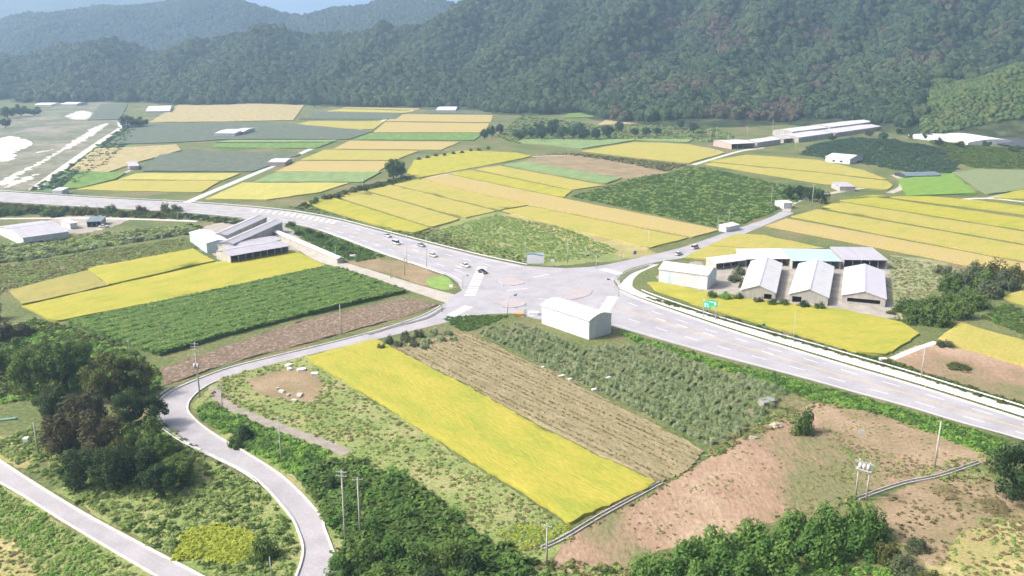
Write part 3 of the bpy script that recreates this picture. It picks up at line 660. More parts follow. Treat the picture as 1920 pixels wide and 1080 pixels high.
# three gabled barns
b('barn', 'white gabled barn nearest the white and blue warehouse, in the row of three', 'barn', (1454, 549), (1466, 494), (1389, 546), 3.1, 2.2, 'gable', WC, RW, gap=('W', .1, .32, .5, 2.4), group='gabled barns in a row')
b('barn', 'white gabled barn in the middle of the row of three', 'barn', (1553, 558), (1563, 500), (1480, 552), 3.1, 2.4, 'gable', WC, RW, gap=('W', .68, .92, .3, 2.4), group='gabled barns in a row')
b('barn', 'pale gabled barn with a wide dark gable opening, next to the weedy plot', 'barn', (1661, 561), (1657, 508), (1579, 560), 3.0, 2.1, 'gable', WC, roofing('roof_lavender', (.60, .58, .64), (.52, .50, .55)), gap=('W', .12, .88, .9, 2.3), group='gabled barns in a row')
# open sheds behind them
b('shed', 'low white lean-to shed at the end of the open shed row', 'shed', (1343, 494), (1400, 487), (1350, 484), 2.8, .7, 'mono', WC, RW, open_='S', posts=5)
b('shed', 'white open-fronted shed between the low lean-to and the blue roof', 'shed', (1399, 486), (1484, 485), (1400, 471), 3.2, .9, 'mono', WC, RW, open_='S', posts=6)
b('shed', 'open shed with a pale blue roof behind the gabled barns', 'shed', (1486, 489), (1577, 490), (1486, 471), 3.4, .9, 'mono', WC, RB, open_='S', posts=6)
b('shed', 'grey-roofed open shed at the far end of the shed row', 'shed', (1583, 487), (1664, 488), (1583, 467), 3.8, .8, 'mono', WC, RG, open_='S', posts=6)
# cattle barns left of the junction
b('barn', 'bluish white barn with a pale blue end wall beside the crossing roofs', 'barn', (387, 456), (355, 436), (421, 447), 4.6, .8, 'gable', WB, RBW)
b('barn', 'long narrow grey roof running up to the highway, farther of two', 'barn', (424, 441), (500, 407), (418, 431), 4.6, .9, 'gable', WC, RG)
b('barn', 'long narrow grey roof running up to the highway, nearer of two', 'barn', (437, 457), (529, 416), (424, 450), 4.8, .9, 'gable', WC, RG)
b('barn', 'low grey roofed cattle shed squeezed between the slanting roofs and the open barn', 'barn', (426, 466), (527, 449), (424, 457), 3.6, .7, 'gable', WC, RG)
b('barn', 'open-sided cattle barn with a dark interior facing the yellow rice field', 'barn', (432, 480), (541, 461), (418, 468), 3.6, 1.2, 'gable', WC, RG, open_='S', posts=9)
b('shed', 'long low white shed along the farm lane', 'shed', (632, 485), (511, 433), (638, 481), 2.2, .4, 'gable', WC, RW)
b('barn', 'wide grey-lavender barn behind the tall grass belt', 'barn', (43, 446), (128, 434), (35, 420), 4.0, 1.8, 'gable', WW, RG, doors=[('S', .12, .42, .3, 1.6, GLASS, 'window')])
b('shed', 'small white lean-to beside the wide lavender barn', 'shed', (131, 419), (144, 417), (130, 412), 3.0, .3, 'mono', WW, RW)
b('shed', 'small dark teal roofed open shed left of the cattle barns', 'shed', (162, 416), (189, 415), (160, 409), 2.8, .6, 'mono', WC, RT, open_='S', posts=4)
b('shed', 'tiny white shed beside the poles of the side road', 'shed', (1362, 426), (1386, 421), (1364, 420), 2.6, .4, 'mono', WW, RW)
b('hut', 'small white hut where the side road meets the dark trees', 'hut', (1470, 381), (1486, 380), (1471, 375), 3.2, .5, 'gable', WW, RW)
b('shed', 'small lavender shed at the corner of the rice strips', 'shed', (1575, 350), (1603, 350), (1575, 343), 3.0, .5, 'mono', WC, RG)
b('house', 'white house with a pale hipped roof below the orchard slope', 'house', (1548, 294), (1594, 298), (1560, 287), 4.0, 1.6, 'gable', WW, RW, doors=[('S', .3, .4, .9, 2.1, GLASS, 'window'), ('S', .6, .7, .9, 2.1, GLASS, 'window')])
# farm buildings under the mountain
b('barn', 'white barn at the end of the far lane with pink walls below', 'barn', (1372, 270), (1416, 268), (1374, 262), 4.5, 1.0, 'gable', plain('wall_pink', (.48, .36, .35)), RW, open_='S', posts=5)
LAV = roofing('roof_lavender', (.60, .58, .64), (.52, .50, .55))
b('barn', 'far white barn next to the one with pink walls', 'barn', (1420, 267), (1464, 261), (1420, 260), 4.5, 1.2, 'gable', WC, RW)
b('shed', 'far open shed between two white barns at the lane end', 'shed', (1470, 261), (1508, 256), (1470, 254), 3.6, .8, 'mono', WC, RG, open_='S', posts=4)
b('barn', 'far lavender barn half way along the upper farm', 'barn', (1498, 258), (1562, 249), (1494, 249), 4.5, 1.5, 'gable', WC, LAV)
b('barn', 'far long lavender white barn reaching to the domed greenhouse', 'barn', (1566, 249), (1652, 237), (1562, 241), 4.2, 1.5, 'gable', WC, LAV)
b('barn', 'far white barn behind the lavender one, lower of the rear pair', 'barn', (1486, 247), (1552, 239), (1483, 240), 5.0, 1.5, 'gable', WC, RW)
b('barn', 'far white barn under the forest edge, higher of the rear pair', 'barn', (1558, 238), (1640, 228), (1555, 231), 5.6, 1.4, 'gable', WC, RW)
b('greenhouse', 'white domed greenhouse behind the far long barns', 'greenhouse', (1652, 236), (1652, 229), (1684, 236), 2.5, 5.0, 'arch', PLASTIC, PLASTIC)
b('greenhouse', 'low white greenhouse in front of the domed one', 'greenhouse', (1662, 240), (1700, 238), (1664, 234), 2.5, 1.5, 'arch', PLASTIC, PLASTIC)
b('shed', 'thin white shed below the green hill', 'shed', (1720, 233), (1751, 232), (1722, 229), 3, .6, 'mono', WW, RW)
b('greenhouse', 'large white greenhouse in front of the dark shade nets', 'greenhouse', (1748, 255), (1815, 267), (1770, 243), 3.0, 2.4, 'arch', PLASTIC, PLASTIC)
b('greenhouse', 'white greenhouse touching the large one by the shade nets', 'greenhouse', (1818, 266), (1850, 264), (1790, 247), 3.0, 2.0, 'arch', PLASTIC, RW)
b('greenhouse', 'dark tunnel greenhouse in front of the orchard slope', 'greenhouse', (1700, 330), (1764, 328), (1702, 324), 1.6, 1.2, 'arch', DK, RT)
b('shed', 'larger far white shed amid the dark bluish field', 'shed', (402, 250), (440, 250), (402, 242), 3.5, .8, 'gable', WW, RW)
b('shed', 'far white shed with a dark opening amid the dark bluish field', 'shed', (436, 247), (456, 247), (436, 240), 3.5, .8, 'gable', WW, RW, open_='S', posts=3)
b('hut', 'small white and pink hut against the straight pale track', 'hut', (503, 304), (534, 304), (506, 297), 3.0, .6, 'gable', plain('wall_pink', (.48, .36, .35)), RW)
b('greenhouse', 'far white greenhouse at the foot of the left hills', 'greenhouse', (274, 208), (318, 207), (278, 199), 3.0, 1.5, 'arch', PLASTIC, PLASTIC)
b('shed', 'far pale teal shed beside the dark rectangular plot', 'shed', (228, 235), (251, 234), (231, 230), 3.0, .5, 'mono', WW, RBW)
b('greenhouse', 'far pale greenhouse at the end of the straight track', 'greenhouse', (818, 206), (854, 206), (824, 200), 2.6, 1.2, 'arch', PLASTIC, RBW)
b('hut', 'pale roadside hut between the river bank and the highway', 'hut', (98, 357), (116, 357), (99, 353), 2.8, .4, 'mono', WW, RW)
b('shed', 'grey patchwork shed at the corner of the dark net field', 'shed', (242, 312), (260, 311), (244, 304), 2.8, .4, 'mono', WC, RG)
b('hut', 'tiny pale hut under the mountain forest by the green terrace', 'hut', (1137, 201), (1148, 201), (1138, 197), 3.2, .8, 'gable', WW, RB)
b('greenhouse', 'far low white greenhouse row on the valley floor, left one', 'greenhouse', (65, 196), (96, 196), (68, 193), 2.6, 1.2, 'arch', PLASTIC, PLASTIC)
b('greenhouse', 'far low white greenhouse row on the valley floor, right one', 'greenhouse', (115, 195), (143, 195), (118, 192), 2.6, 1.2, 'arch', PLASTIC, PLASTIC)

# shade nets on posts
for k, (p, q) in enumerate([((1790, 250), (1930, 268)), ((1800, 257), (1940, 276)), ((1840, 268), (1950, 286))]):
    A, B = G(*p), G(*q); d = B - A; L_ = d.length
    rt = empty('shade_net', A, 'dark shade net on low posts below the green hill', 'shade net', 'rows of dark shade nets', math.atan2(d.y, d.x))
    bm = bmesh.new(); n = 16
    for i in range(n):
        x0, x1 = L_ * i / n, L_ * (i + 1) / n; a = 1.7 + .12 * math.sin(i * 1.7); c = 1.7 + .12 * math.sin((i + 1) * 1.7)
        bm.faces.new([bm.verts.new(v) for v in ((x0, 0, a), (x1, 0, c), (x1, 20, c + 1.3), (x0, 20, a + 1.3))])
    bmesh.ops.remove_doubles(bm, verts=bm.verts, dist=.01)
    bm_obj('net', bm, plain('net_dark', (.06, .07, .085), .9), rt)
    for i in range(0, n + 1, 2): box('post', (L_ * i / n - .05, L_ * i / n + .05, .1, .2, 0, 1.6), STEEL, rt)

# ---- utility poles
def hgt(bx, by, tx, ty):                                            # height of a pole whose foot and top are seen
    p = G(bx, by); D = p.y * _cp + CAM_H * _sp
    return (by - ty) * D / F_PX / _cp
def pole(bx, by, ty, label, arms=1, trans=False, r=.17, rz=None, group='poles along the roads', cat='pole', mat=None):
    h = hgt(bx, by, bx, ty); p = G(bx, by)
    rt = empty('utility_pole', p, label, cat, group, rz if rz is not None else random.uniform(-.4, .4))
    tube('shaft', [((0, 0, -.3), (0, 0, h), r, r * .62)], mat or POLE, rt, 12)
    for k in range(arms):
        z = h - .35 - .8 * k; a = box('crossarm', (-1.0, 1.0, -r - .09, -r + .03, z - .05, z + .05), STEEL, rt)
        for x in (-.9, -.35, .35, .9): tube('insulator', [((x, -r - .03, z + .04), (x, -r - .03, z + .22), .06, .04)], PLASTIC, a, 8)
    if trans:
        for s in (-1, 1): tube('transformer', [((s * .45, -.35, h * .55), (s * .45, -.35, h * .55 + 1.1), .32, .32)], plain('transformer_grey', (.55, .54, .52)), rt, 14)
        box('bracket', (-.9, .9, -.5, .25, h * .55 - .12, h * .55 - .02), STEEL, rt)
    return rt
pole(375, 745, 640, 'concrete pole with two grey transformer cans at the local road bend', 3, True, .22)
pole(640, 628, 570, 'bare concrete pole standing in the ploughed strip', 0)
pole(528, 868, 776, 'tall concrete pole with a crossarm beside the gravel track', 1)
pole(418, 772, 714, 'thin pole at the turn of the gravel track', 0, r=.12)
pole(1752, 878, 786, 'tall concrete pole at the corner of the brown plot below the highway', 0, r=.22)
pole(1025, 1060, 975, 'concrete pole beside the ditch at the tip of the long rice field', 1, r=.2)
pole(648, 1022, 872, 'tall concrete pole in the thicket beside the local road, taller of two', 2, r=.2)
pole(676, 1008, 888, 'tall concrete pole in the thicket beside the local road, shorter of two', 1, r=.2)
pole(243, 664, 636, 'short concrete post at the edge of the tall green crop', 0, r=.16)
pole(72, 852, 789, 'leaning pale concrete post above the lower road', 0, r=.2)
pole(509, 1086, 1040, 'short pale post beside the lime yellow plot', 0, r=.12)
pole(1727, 708, 648, 'concrete pole with a crossarm on the red plot across the highway', 2, r=.18)
pole(1487, 638, 582, 'slender pale pole between the access road and the curved rice field', 0, r=.10)
pole(1064, 493, 451, 'pale pole behind the junction, beside the billboard', 0)
pole(1098, 491, 460, 'slim pole behind the junction, right of the billboard', 0, r=.12)
pole(849, 453, 437, 'short yellow post on the highway embankment', 0, r=.16, mat=plain('post_yellow', (.55, .48, .12)))
pole(1166, 482, 466, 'short post at the brown fallow plot', 0, r=.1)
pole(1445, 392, 352, 'concrete pole in the dark shrub field near the white hut', 1)
pole(1522, 390, 347, 'concrete pole in front of the dark trees by the white hut', 1, r=.2)
pole(1345, 436, 405, 'concrete pole left of the tiny white shed', 0)
pole(1366, 425, 393, 'concrete pole behind the tiny white shed', 1)
pole(680, 357, 334, 'concrete pole at the creek bushes above the slanting strips', 0)
pole(521, 391, 371, 'short pole behind the highway at the creek mouth', 0)
pole(630, 488, 462, 'green post at the end of the long low white shed', 0, r=.2, mat=plain('post_green', (.20, .34, .24)))
pole(313, 399, 372, 'thin pole left of the straight track, behind the highway', 0, r=.12)
pole(334, 414, 394, 'thin pole on the dark hedge below the highway', 0, r=.12)
pole(184, 404, 378, 'thin pole behind the dark teal shed', 0, r=.12)
for bx, by, ty in ((1061, 285, 252), (1325, 274, 243), (1341, 284, 240), (1364, 288, 250), (1400, 262, 238), (1447, 262, 226), (1490, 292, 264), (1275, 268, 245), (1267, 355, 334)):
    pole(bx, by, ty, 'far concrete pole near the farm lane under the mountain', 1, group='far poles by the farm lane')
# two-pole transformer platform
A, B = G(1604, 932), G(1624, 938); d = B - A
rt = empty('transformer_platform', A, 'two concrete poles carrying a transformer platform at the red plot', 'transformer', None, math.atan2(d.y, d.x)); L_ = d.length
for x in (0, L_): tube('pole', [((x, 0, -.3), (x, 0, 8.6), .18, .13)], POLE, rt, 12)
box('platform', (-.5, L_ + .5, -.7, .7, 6.5, 6.65), STEEL, rt)
for x in (.25, L_ - .25, L_ / 2): tube('transformer', [((x, -.2, 6.65), (x, -.2, 7.9), .33, .33)], plain('transformer_grey', (.55, .54, .52)), rt, 14)
box('crossarm', (-.9, L_ + .9, -.27, -.15, 8.2, 8.32), STEEL, rt); box('crossarm', (-.9, L_ + .9, -.27, -.15, 7.95, 8.05), STEEL, rt)
# small white sign in the brown plot
p = G(1612, 836); rt = empty('sign', p, 'small blank white sign on a thin post in the brown plot', 'sign')
tube('post', [((0, 0, -.2), (0, 0, 3.6), .03, .03)], STEEL, rt, 8); box('panel', (-.65, .65, -.06, -.03, 3.1, 4.0), PLASTIC, rt)
# short posts on the earth island
for bx, by, ty in ((733, 522, 503), (759, 516, 482), (829, 585, 570)):
    p = G(bx, by); h = hgt(bx, by, bx, ty); rt = empty('marker_post', p, 'pale post on the bare earth island beside the highway', 'post', 'marker posts at the junction'); tube('shaft', [((0, 0, -.2), (0, 0, h), .15, .13)], M_tan, rt, 8); box('cap', (-.2, .2, -.2, .2, h, h + .12), POLE, rt)
# street lamps
def lamp(bx, by, ty, ang, label):
    h = hgt(bx, by, bx, ty); rt = empty('street_lamp', G(bx, by), label, 'street lamp', None, ang)
    tube('pole', [((0, 0, -.2), (0, 0, h), .11, .07)], STEEL, rt); tube('arm', [((0, 0, h - .1), (1.8, 0, h + .25), .05, .04)], STEEL, rt)
    box('lamp_head', (1.6, 2.4, -.16, .16, h + .18, h + .32), STEEL, rt, .04); return rt
lamp(763, 497, 440, .4, 'street lamp at the highway edge above the bare earth island'); lamp(800, 502, 447, .4, 'street lamp at the highway edge near the queue of cars')
lamp(1215, 473, 432, 3.0, 'street lamp beside the side road at the fallow plot'); lamp(985, 496, 455, -1.4, 'street lamp beside the billboard')
# billboard
A, B = G(988, 498), G(1020, 498); L_ = (B - A).length
rt = empty('billboard', A, 'white billboard with a blue-green wave across its top at the junction', 'billboard')
for x in (.5, L_ - .5): tube('post', [((x, .2, -.2), (x, .2, 5.3), .12, .12)], STEEL, rt)
pn = box('panel', (0, L_, 0, .14, .9, 5.4), PLASTIC, rt)
bm = bmesh.new(); n = 14
for i in range(n):
    q0, q1 = i / n, (i + 1) / n; f_ = lambda q: 4.35 + .35 * math.sin(q * 4.2 + .6)
    bm.faces.new([bm.verts.new(v) for v in ((.15 + q0 * (L_ - .3), -.012, f_(q0)), (.15 + q1 * (L_ - .3), -.012, f_(q1)), (.15 + q1 * (L_ - .3), -.012, min(f_(q1) + .5, 5.2)), (.15 + q0 * (L_ - .3), -.012, min(f_(q0) + .5, 5.2)))])
bm_obj('painted_wave', bm, plain('print_teal', (.10, .34, .42)), pn)
box('frame', (-.08, L_ + .08, -.02, .16, .80, .896), STEEL, rt); box('frame', (-.08, L_ + .08, -.02, .16, 5.404, 5.5), STEEL, rt)
# direction sign over the access road
A, B = G(1318, 594), G(1341, 600); d = B - A; L_ = d.length
rt = empty('direction_sign', A, 'green direction sign with white markings on two posts by the access road', 'road sign', None, math.atan2(d.y, d.x))
for x in (0, L_): tube('post', [((x, .15, -.2), (x, .15, 6.4), .14, .12)], STEEL, rt)
p1_ = box('panel', (-.1, L_ * .58, 0, .08, 3.3, 5.6), SIGNG, rt); p2_ = box('panel', (L_ * .40, L_ + .5, -.10, -.02, 4.6, 6.6), SIGNG, rt)
def chevron(parent, pts, yy):
    bm = bmesh.new(); f = bm.faces.new([bm.verts.new((a, yy, c)) for a, c in pts]); bmesh.ops.triangulate(bm, faces=[f]); return bm_obj('arrow', bm, PLASTIC, parent)
chevron(p1_, [(.5, 3.6), (.8, 3.6), (.8, 4.7), (1.05, 4.7), (.65, 5.3), (.25, 4.7), (.5, 4.7)], -.012)
box('lettering', (1.2, L_ * .5, -.012, -.004, 4.7, 4.95), PLASTIC, p1_); box('lettering', (1.2, L_ * .45, -.012, -.004, 4.0, 4.2), PLASTIC, p1_)
chevron(p2_, [(L_ - .5, 5.0), (L_ - .2, 5.0), (L_ - .2, 5.7), (L_ + .1, 5.7), (L_ - .35, 6.3), (L_ - .8, 5.7), (L_ - .5, 5.7)], -.112)
box('lettering', (L_ * .46, L_ - 1.0, -.112, -.104, 5.8, 6.0), PLASTIC, p2_)
p = G(1431, 616); rt = empty('small_sign', p, 'small green sign low beside the access road', 'road sign', None, .6); tube('post', [((0, 0, -.1), (0, 0, 1.4), .04, .04)], STEEL, rt, 8); box('panel', (-.7, .7, -.08, -.04, .8, 1.7), SIGNG, rt)

# ---- guard rails
def guardrail(pts, label, gap=4.0, mat=None):
    L_ = [0]
    for a_, b_ in zip(pts, pts[1:]): L_.append(L_[-1] + (b_ - a_).length)
    rt = empty('guard_rail', (0, 0, 0), label, 'guard rail')
    sweep('rail', [Vector(p) for p in pts], .10, .34, .48, mat or STEEL, rt)
    n = int(L_[-1] / gap); pm = None
    for k in range(n + 1):
        s = L_[-1] * k / n; i = max(j for j in range(len(L_)) if L_[j] <= s + 1e-6); i = min(i, len(pts) - 2); t_ = (s - L_[i]) / (L_[i + 1] - L_[i]); p = pts[i].lerp(pts[i + 1], t_)
        if pm is None:
            o = box('post', (-.06, .06, -.06, .06, 0, .78), STEEL, rt); pm = o.data
        else: o = link(bpy.data.objects.new('post', pm), rt)
        o.location = (p.x, p.y, 0)
RWH = plain('rail_white', (.66, .67, .68), .5)
guardrail(offset_line(catmull(GL(RU), 4), 1.0), 'guard rail between the highway and the access road', mat=RWH)
guardrail(offset_line(aa[15:], .7), 'guard rail along the outer side of the access road', mat=RWH)
guardrail(offset_line(catmull(GL(UP), 4), .9), 'guard rail along the far side of the highway', 5.0, RWH)
guardrail(offset_line(la[48:84], -.7) if False else offset_line(la[46:80], -.9), 'guard rail round the outside of the local road bend', 3.0, RWH)
guardrail(offset_line(catmull(GL(LOW[6:11]), 4), -1.0), 'guard rail above the bare earth island', 4.0, RWH)

# ---- road markings, each a painted piece lying on its road
def quad(name, a, b_, w, z, parent, mat=None):
    d = (b_ - a); d.z = 0; d.normalize(); n_ = Vector((-d.y, d.x, 0)) * w / 2
    bm = bmesh.new(); f = bm.faces.new([bm.verts.new((p.x, p.y, z)) for p in (a - n_, b_ - n_, b_ + n_, a + n_)]); f.normal_update()
    if f.normal.z < 0: f.normal_flip()
    return bm_obj(name, bm, mat or M_paint, parent)
def lerp_lines(A_, B_, f, n=60):
    def res(L0):
        c = [0]
        for p, q in zip(L0, L0[1:]): c.append(c[-1] + (q - p).length)
        return [Vector((np.interp(s, c, [p.x for p in L0]), np.interp(s, c, [p.y for p in L0]), 0)) for s in np.linspace(0, c[-1], n)]
    a, b_ = res(A_), res(B_); return [p.lerp(q, f) for p, q in zip(a, b_)]
def along(line, a, b_):
    c = [0]
    for p, q in zip(line, line[1:]): c.append(c[-1] + (q - p).length)
    f = lambda s: Vector((np.interp(s, c, [p.x for p in line]), np.interp(s, c, [p.y for p in line]), 0))
    return f(a), f(b_), c[-1]
def dashes(line, on, off, w, s0=0):
    s = s0; tot = along(line, 0, 0)[2]
    while s + on < tot: a, c, _ = along(line, s, s + on); quad('lane_dash', a, c, w, .064, road); s += on + off
def solid(line, w, mat=None): strip('edge_line', offset_line(line, w / 2), offset_line(line, -w / 2), .064, mat or M_paint, parent=road)
RUs, RLs = RUc, RLc[::-1]
M_yel = M('yellow_paint', (.55, .42, .08), (.65, .52, .12), scale=1)
for f in (.05, .95): solid(lerp_lines(RUs, RLs, f), .22)
solid(lerp_lines(RUs, RLs, .46), .18, M_yel); solid(lerp_lines(RUs, RLs, .49), .18, M_yel)
for f in (.25, .70): dashes(lerp_lines(RUs, RLs, f), 5, 7, .25, 6)
UPs, LOWs = UPc, LOWc
for f in (.06, .94): solid(lerp_lines(UPs, LOWs, f), .25)
solid(lerp_lines(UPs, LOWs, .49), .2, M_yel); solid(lerp_lines(UPs, LOWs, .53), .2, M_yel)
for f in (.27, .74): dashes(lerp_lines(UPs, LOWs, f), 5, 7, .3, 6)
l1, l2 = catmull(GL([(480, 393), (520, 396.5), (580, 405), (640, 416)]), 8), catmull(GL([(470, 397), (510, 400.5), (570, 409.5), (630, 421)]), 8)
for k in range(14):
    a = along(l1, 0, 0)[2] * k / 14; pa = along(l1, a, a)[0]; pb = along(l2, min(a + 1.5, along(l2, 0, 0)[2]), 0)[0]; quad('hatch_stripe', pa, pb, 1.5, .066, road)
def zebra(p, q, n, ln):                                            # crossing from p to q, stripes lie along the traffic
    A_, B_ = G(*p), G(*q); d = (B_ - A_); L0 = d.length; d.normalize(); nn = Vector((-d.y, d.x, 0))
    for k in range(n):
        c = A_ + d * L0 * (k + .5) / n; quad('crossing_stripe', c - nn * ln / 2, c + nn * ln / 2, L0 / n * .5, .068, road)
zebra((905, 500), (880, 556), 13, 4); zebra((1128, 504), (1170, 516), 7, 4); zebra((1150, 556), (1122, 600), 13, 4); zebra((880, 574), (846, 592), 8, 3.5)
for p, q in (((1000, 520), (1030, 514)), ((1010, 560), (1060, 566)), ((950, 545), (990, 541)), ((1060, 590), (1090, 584))): quad('turn_line', G(*p), G(*q), .35, .066, road)
for bx, by in ((1240, 600), (1330, 628), (1440, 662), (1280, 612), (860, 500), (780, 470)):   # lane arrows
    p = G(bx, by); t_ = (G(1400, 640) - G(1240, 590)) if bx > 1000 else (G(860, 500) - G(780, 476)); t_.z = 0; t_.normalize(); n_ = Vector((-t_.y, t_.x, 0))
    bm = bmesh.new(); f = bm.faces.new([bm.verts.new((v.x, v.y, .066)) for v in (p - t_ * 2.5 + n_ * .15, p + t_ * .5 + n_ * .15, p + t_ * .5 + n_ * .6, p + t_ * 2.2, p + t_ * .5 - n_ * .6, p + t_ * .5 - n_ * .15, p - t_ * 2.5 - n_ * .15)]); bmesh.ops.triangulate(bm, faces=[f]); bm_obj('lane_arrow', bm, M_paint, road)
# raised traffic islands
def island(pxs, label, top=M_red):
    pts = catmull(GL(pxs + [pxs[0]]), 6)[:-1]; bm = bmesh.new()
    a = [bm.verts.new((p.x, p.y, .05)) for p in pts]; c = [bm.verts.new((p.x, p.y, .20)) for p in pts]; f = bm.faces.new(c)
    for i in range(len(a)): bm.faces.new((a[i - 1], a[i], c[i], c[i - 1]))
    bmesh.ops.recalc_face_normals(bm, faces=bm.faces); rt = tag(bm_obj('traffic_island', bm, M_road), label, 'traffic island')
    cen = sum(pts, Vector()) / len(pts); s_ = sheet('paving', [cen + (p - cen) * .86 for p in pts], .206, top, parent=rt); return rt
island([(930, 525), (960, 520), (985, 530), (955, 536)], 'kerbed red paved island on the billboard side of the junction')
island([(1052, 548), (1092, 540), (1108, 552), (1070, 562)], 'kerbed red paved island in the mouth of the side road')
island([(930, 566), (975, 560), (985, 572), (950, 578)], 'kerbed red paved island opposite the white warehouse')
island([(1152, 526), (1165, 514), (1192, 503), (1222, 495), (1216, 501), (1186, 512), (1168, 526), (1160, 534)], 'slim planted island beside the access road', M('island_hedge', (.10, .13, .07), (.17, .20, .11), scale=.5))

# traffic signals and delineators at the junction
def signal(bx, by, ang, label):
    rt = empty('traffic_signal', G(bx, by), label, 'traffic light', None, ang)
    tube('mast', [((0, 0, 0), (0, 0, 6.4), .14, .10)], STEEL, rt); tube('arm', [((0, 0, 6.0), (5.5, 0, 6.4), .08, .05)], STEEL, rt)
    hd = box('signal_head', (3.6, 4.9, -.16, .16, 5.75, 6.15), DK, rt, .04)
    for k in range(3): tube('lens', [((3.85 + k * .4, -.17, 5.95), (3.85 + k * .4, -.20, 5.95), .13, .13)], (LAMPR, plain('lens_amber', (.35, .2, .02)), plain('lens_green', (.02, .2, .1)))[k], hd, 12)
signal(868, 540, -1.1, 'traffic signal at the tip of the bare earth island'); signal(1118, 503, 3.6, 'traffic signal at the mouth of the side road'); signal(1160, 556, 2.6, 'traffic signal beside the access road'); signal(952, 590, .9, 'traffic signal at the junction corner behind the white covered heap')
for bx, by in ((930, 530), (944, 537), (962, 538), (980, 534), (990, 528), (1050, 552), (1062, 560), (1080, 562), (1100, 556), (1110, 548), (928, 570), (944, 578), (966, 578), (984, 572), (1150, 540), (1156, 548)):
    rt = empty('delineator_post', G(bx, by, .06), 'short white delineator post edging the junction islands', 'bollard', 'delineator posts at the junction'); tube('shaft', [((0, 0, 0), (0, 0, 1.0), .11, .08)], PLASTIC, rt, 8); tube('band', [((0, 0, .62), (0, 0, .82), .115, .11)], LAMPR, rt, 8)
def road_sign(bx, by, w, h, z, ang, mat, label):
    rt = empty('road_sign', G(bx, by), label, 'road sign', None, ang); tube('post', [((0, 0, -.1), (0, 0, z + h), .06, .06)], STEEL, rt, 8); box('panel', (-w / 2, w / 2, -.12, -.07, z, z + h), mat, rt)
BLU = plain('sign_blue', (.05, .16, .40))
road_sign(1036, 500, 1.6, 1.2, 2.0, 0, PLASTIC, 'low white road sign right of the billboard'); road_sign(1190, 486, 1.4, 1.4, 2.2, .3, BLU, 'blue road sign where the side road leaves the junction'); road_sign(985, 596, 1.2, 1.6, 1.6, 0, PLASTIC, 'white road sign behind the covered heaps'); road_sign(846, 548, 1.4, 1.0, 2.0, -.3, PLASTIC, 'white road sign at the mouth of the farm lane')
# ---- cars
def car(px, py, tang, col, label, L0=4.5, hh=1.45, van=False):
    A_, B_ = G(*tang[0]), G(*tang[1]); d = B_ - A_
    rt = empty('car', G(px, py, .06), label, 'car', None, math.atan2(d.y, d.x)); w = .88; k = L0 / 4.5
    prof = [(-2.2, .30), (2.15, .30), (2.25, .55), (2.15, .78), (1.1, .92), (-1.6, .95), (-2.2, .88), (-2.25, .6)]
    cab = [(.95, .90), (.25, hh), (-1.2, hh - .02), (-1.9, .93)] if not van else [(1.6, .90), (1.15, hh), (-2.1, hh), (-2.2, .93)]
    def prism(pr, ww, inset=0):
        bm = bmesh.new(); a = [bm.verts.new((x * k, -ww + (inset if z > 1.1 else 0), z)) for x, z in pr]; c = [bm.verts.new((x * k, ww - (inset if z > 1.1 else 0), z)) for x, z in pr]
        bm.faces.new(a); bm.faces.new(c[::-1])
        for i in range(len(a)): bm.faces.new((a[i - 1], c[i - 1], c[i], a[i]))
        bmesh.ops.recalc_face_normals(bm, faces=bm.faces); return bm
    bm = prism(prof, w); bmesh.ops.bevel(bm, geom=bm.edges[:], offset=.07, segments=2, affect='EDGES'); paint = plain('car_paint_' + '%02d%02d' % (int(col[0] * 99), int(col[2] * 99)), col, .25, .5)
    bm_obj('body', bm, paint, rt, True)
    bm_obj('window_band', prism(cab, w - .05, .14), GLASS, rt)
    rfp = [(x * .93 + (.0 if not van else -.02), z) for x, z in cab if z > 1.1]; box('roof_panel', (min(p[0] for p in rfp) * k, max(p[0] for p in rfp) * k, -w + .2, w - .2, hh - .02, hh + .05), paint, rt, .03)
    for x in (-1.4, 1.4):
        for s in (-1, 1):
            wh = tube('wheel', [((x * k, s * (w - .18), .32), (x * k, s * (w + .02), .32), .32, .32)], TYRE, rt, 14); tube('rim', [((x * k, s * (w + .02), .32), (x * k, s * (w + .04), .32), .2, .18)], STEEL, wh, 10)
    for s in (-1, 1):
        box('headlight', (2.17 * k, 2.27 * k, s * .62 - .18, s * .62 + .18, .60, .74), LAMPW, rt); box('tail_light', (-2.27 * k, -2.2 * k, s * .62 - .16, s * .62 + .16, .66, .84), LAMPR, rt)
    return rt
HL = ((700, 448), (860, 497)); 
car(743, 458, HL, (.72, .72, .72), 'white van on the highway above the bare earth island', 4.9, 1.95, True)
car(727, 444, HL, (.55, .56, .58), 'silver car behind the white van on the far lane', 4.5)
car(812, 481, HL, (.70, .70, .71), 'white car on the highway between the van and the junction')
car(873, 500, HL, (.72, .72, .72), 'white car directly behind the black car at the junction')
car(905, 512, HL, (.02, .02, .025), 'black car waiting at the mouth of the junction', 4.8)
car(790, 462, HL, (.30, .32, .34), 'grey car on the far lane of the highway')
car(1272, 478, ((1260, 482), (1330, 452)), (.66, .66, .69), 'white car on the side road beside the blue and white warehouse')
car(1303, 466, ((1260, 482), (1330, 452)), (.72, .72, .72), 'white van on the side road beside the small rice plot', 4.9, 1.9, True)
car(195, 426, ((160, 426), (220, 424)), (.72, .72, .72), 'white car parked beside the dark teal shed')

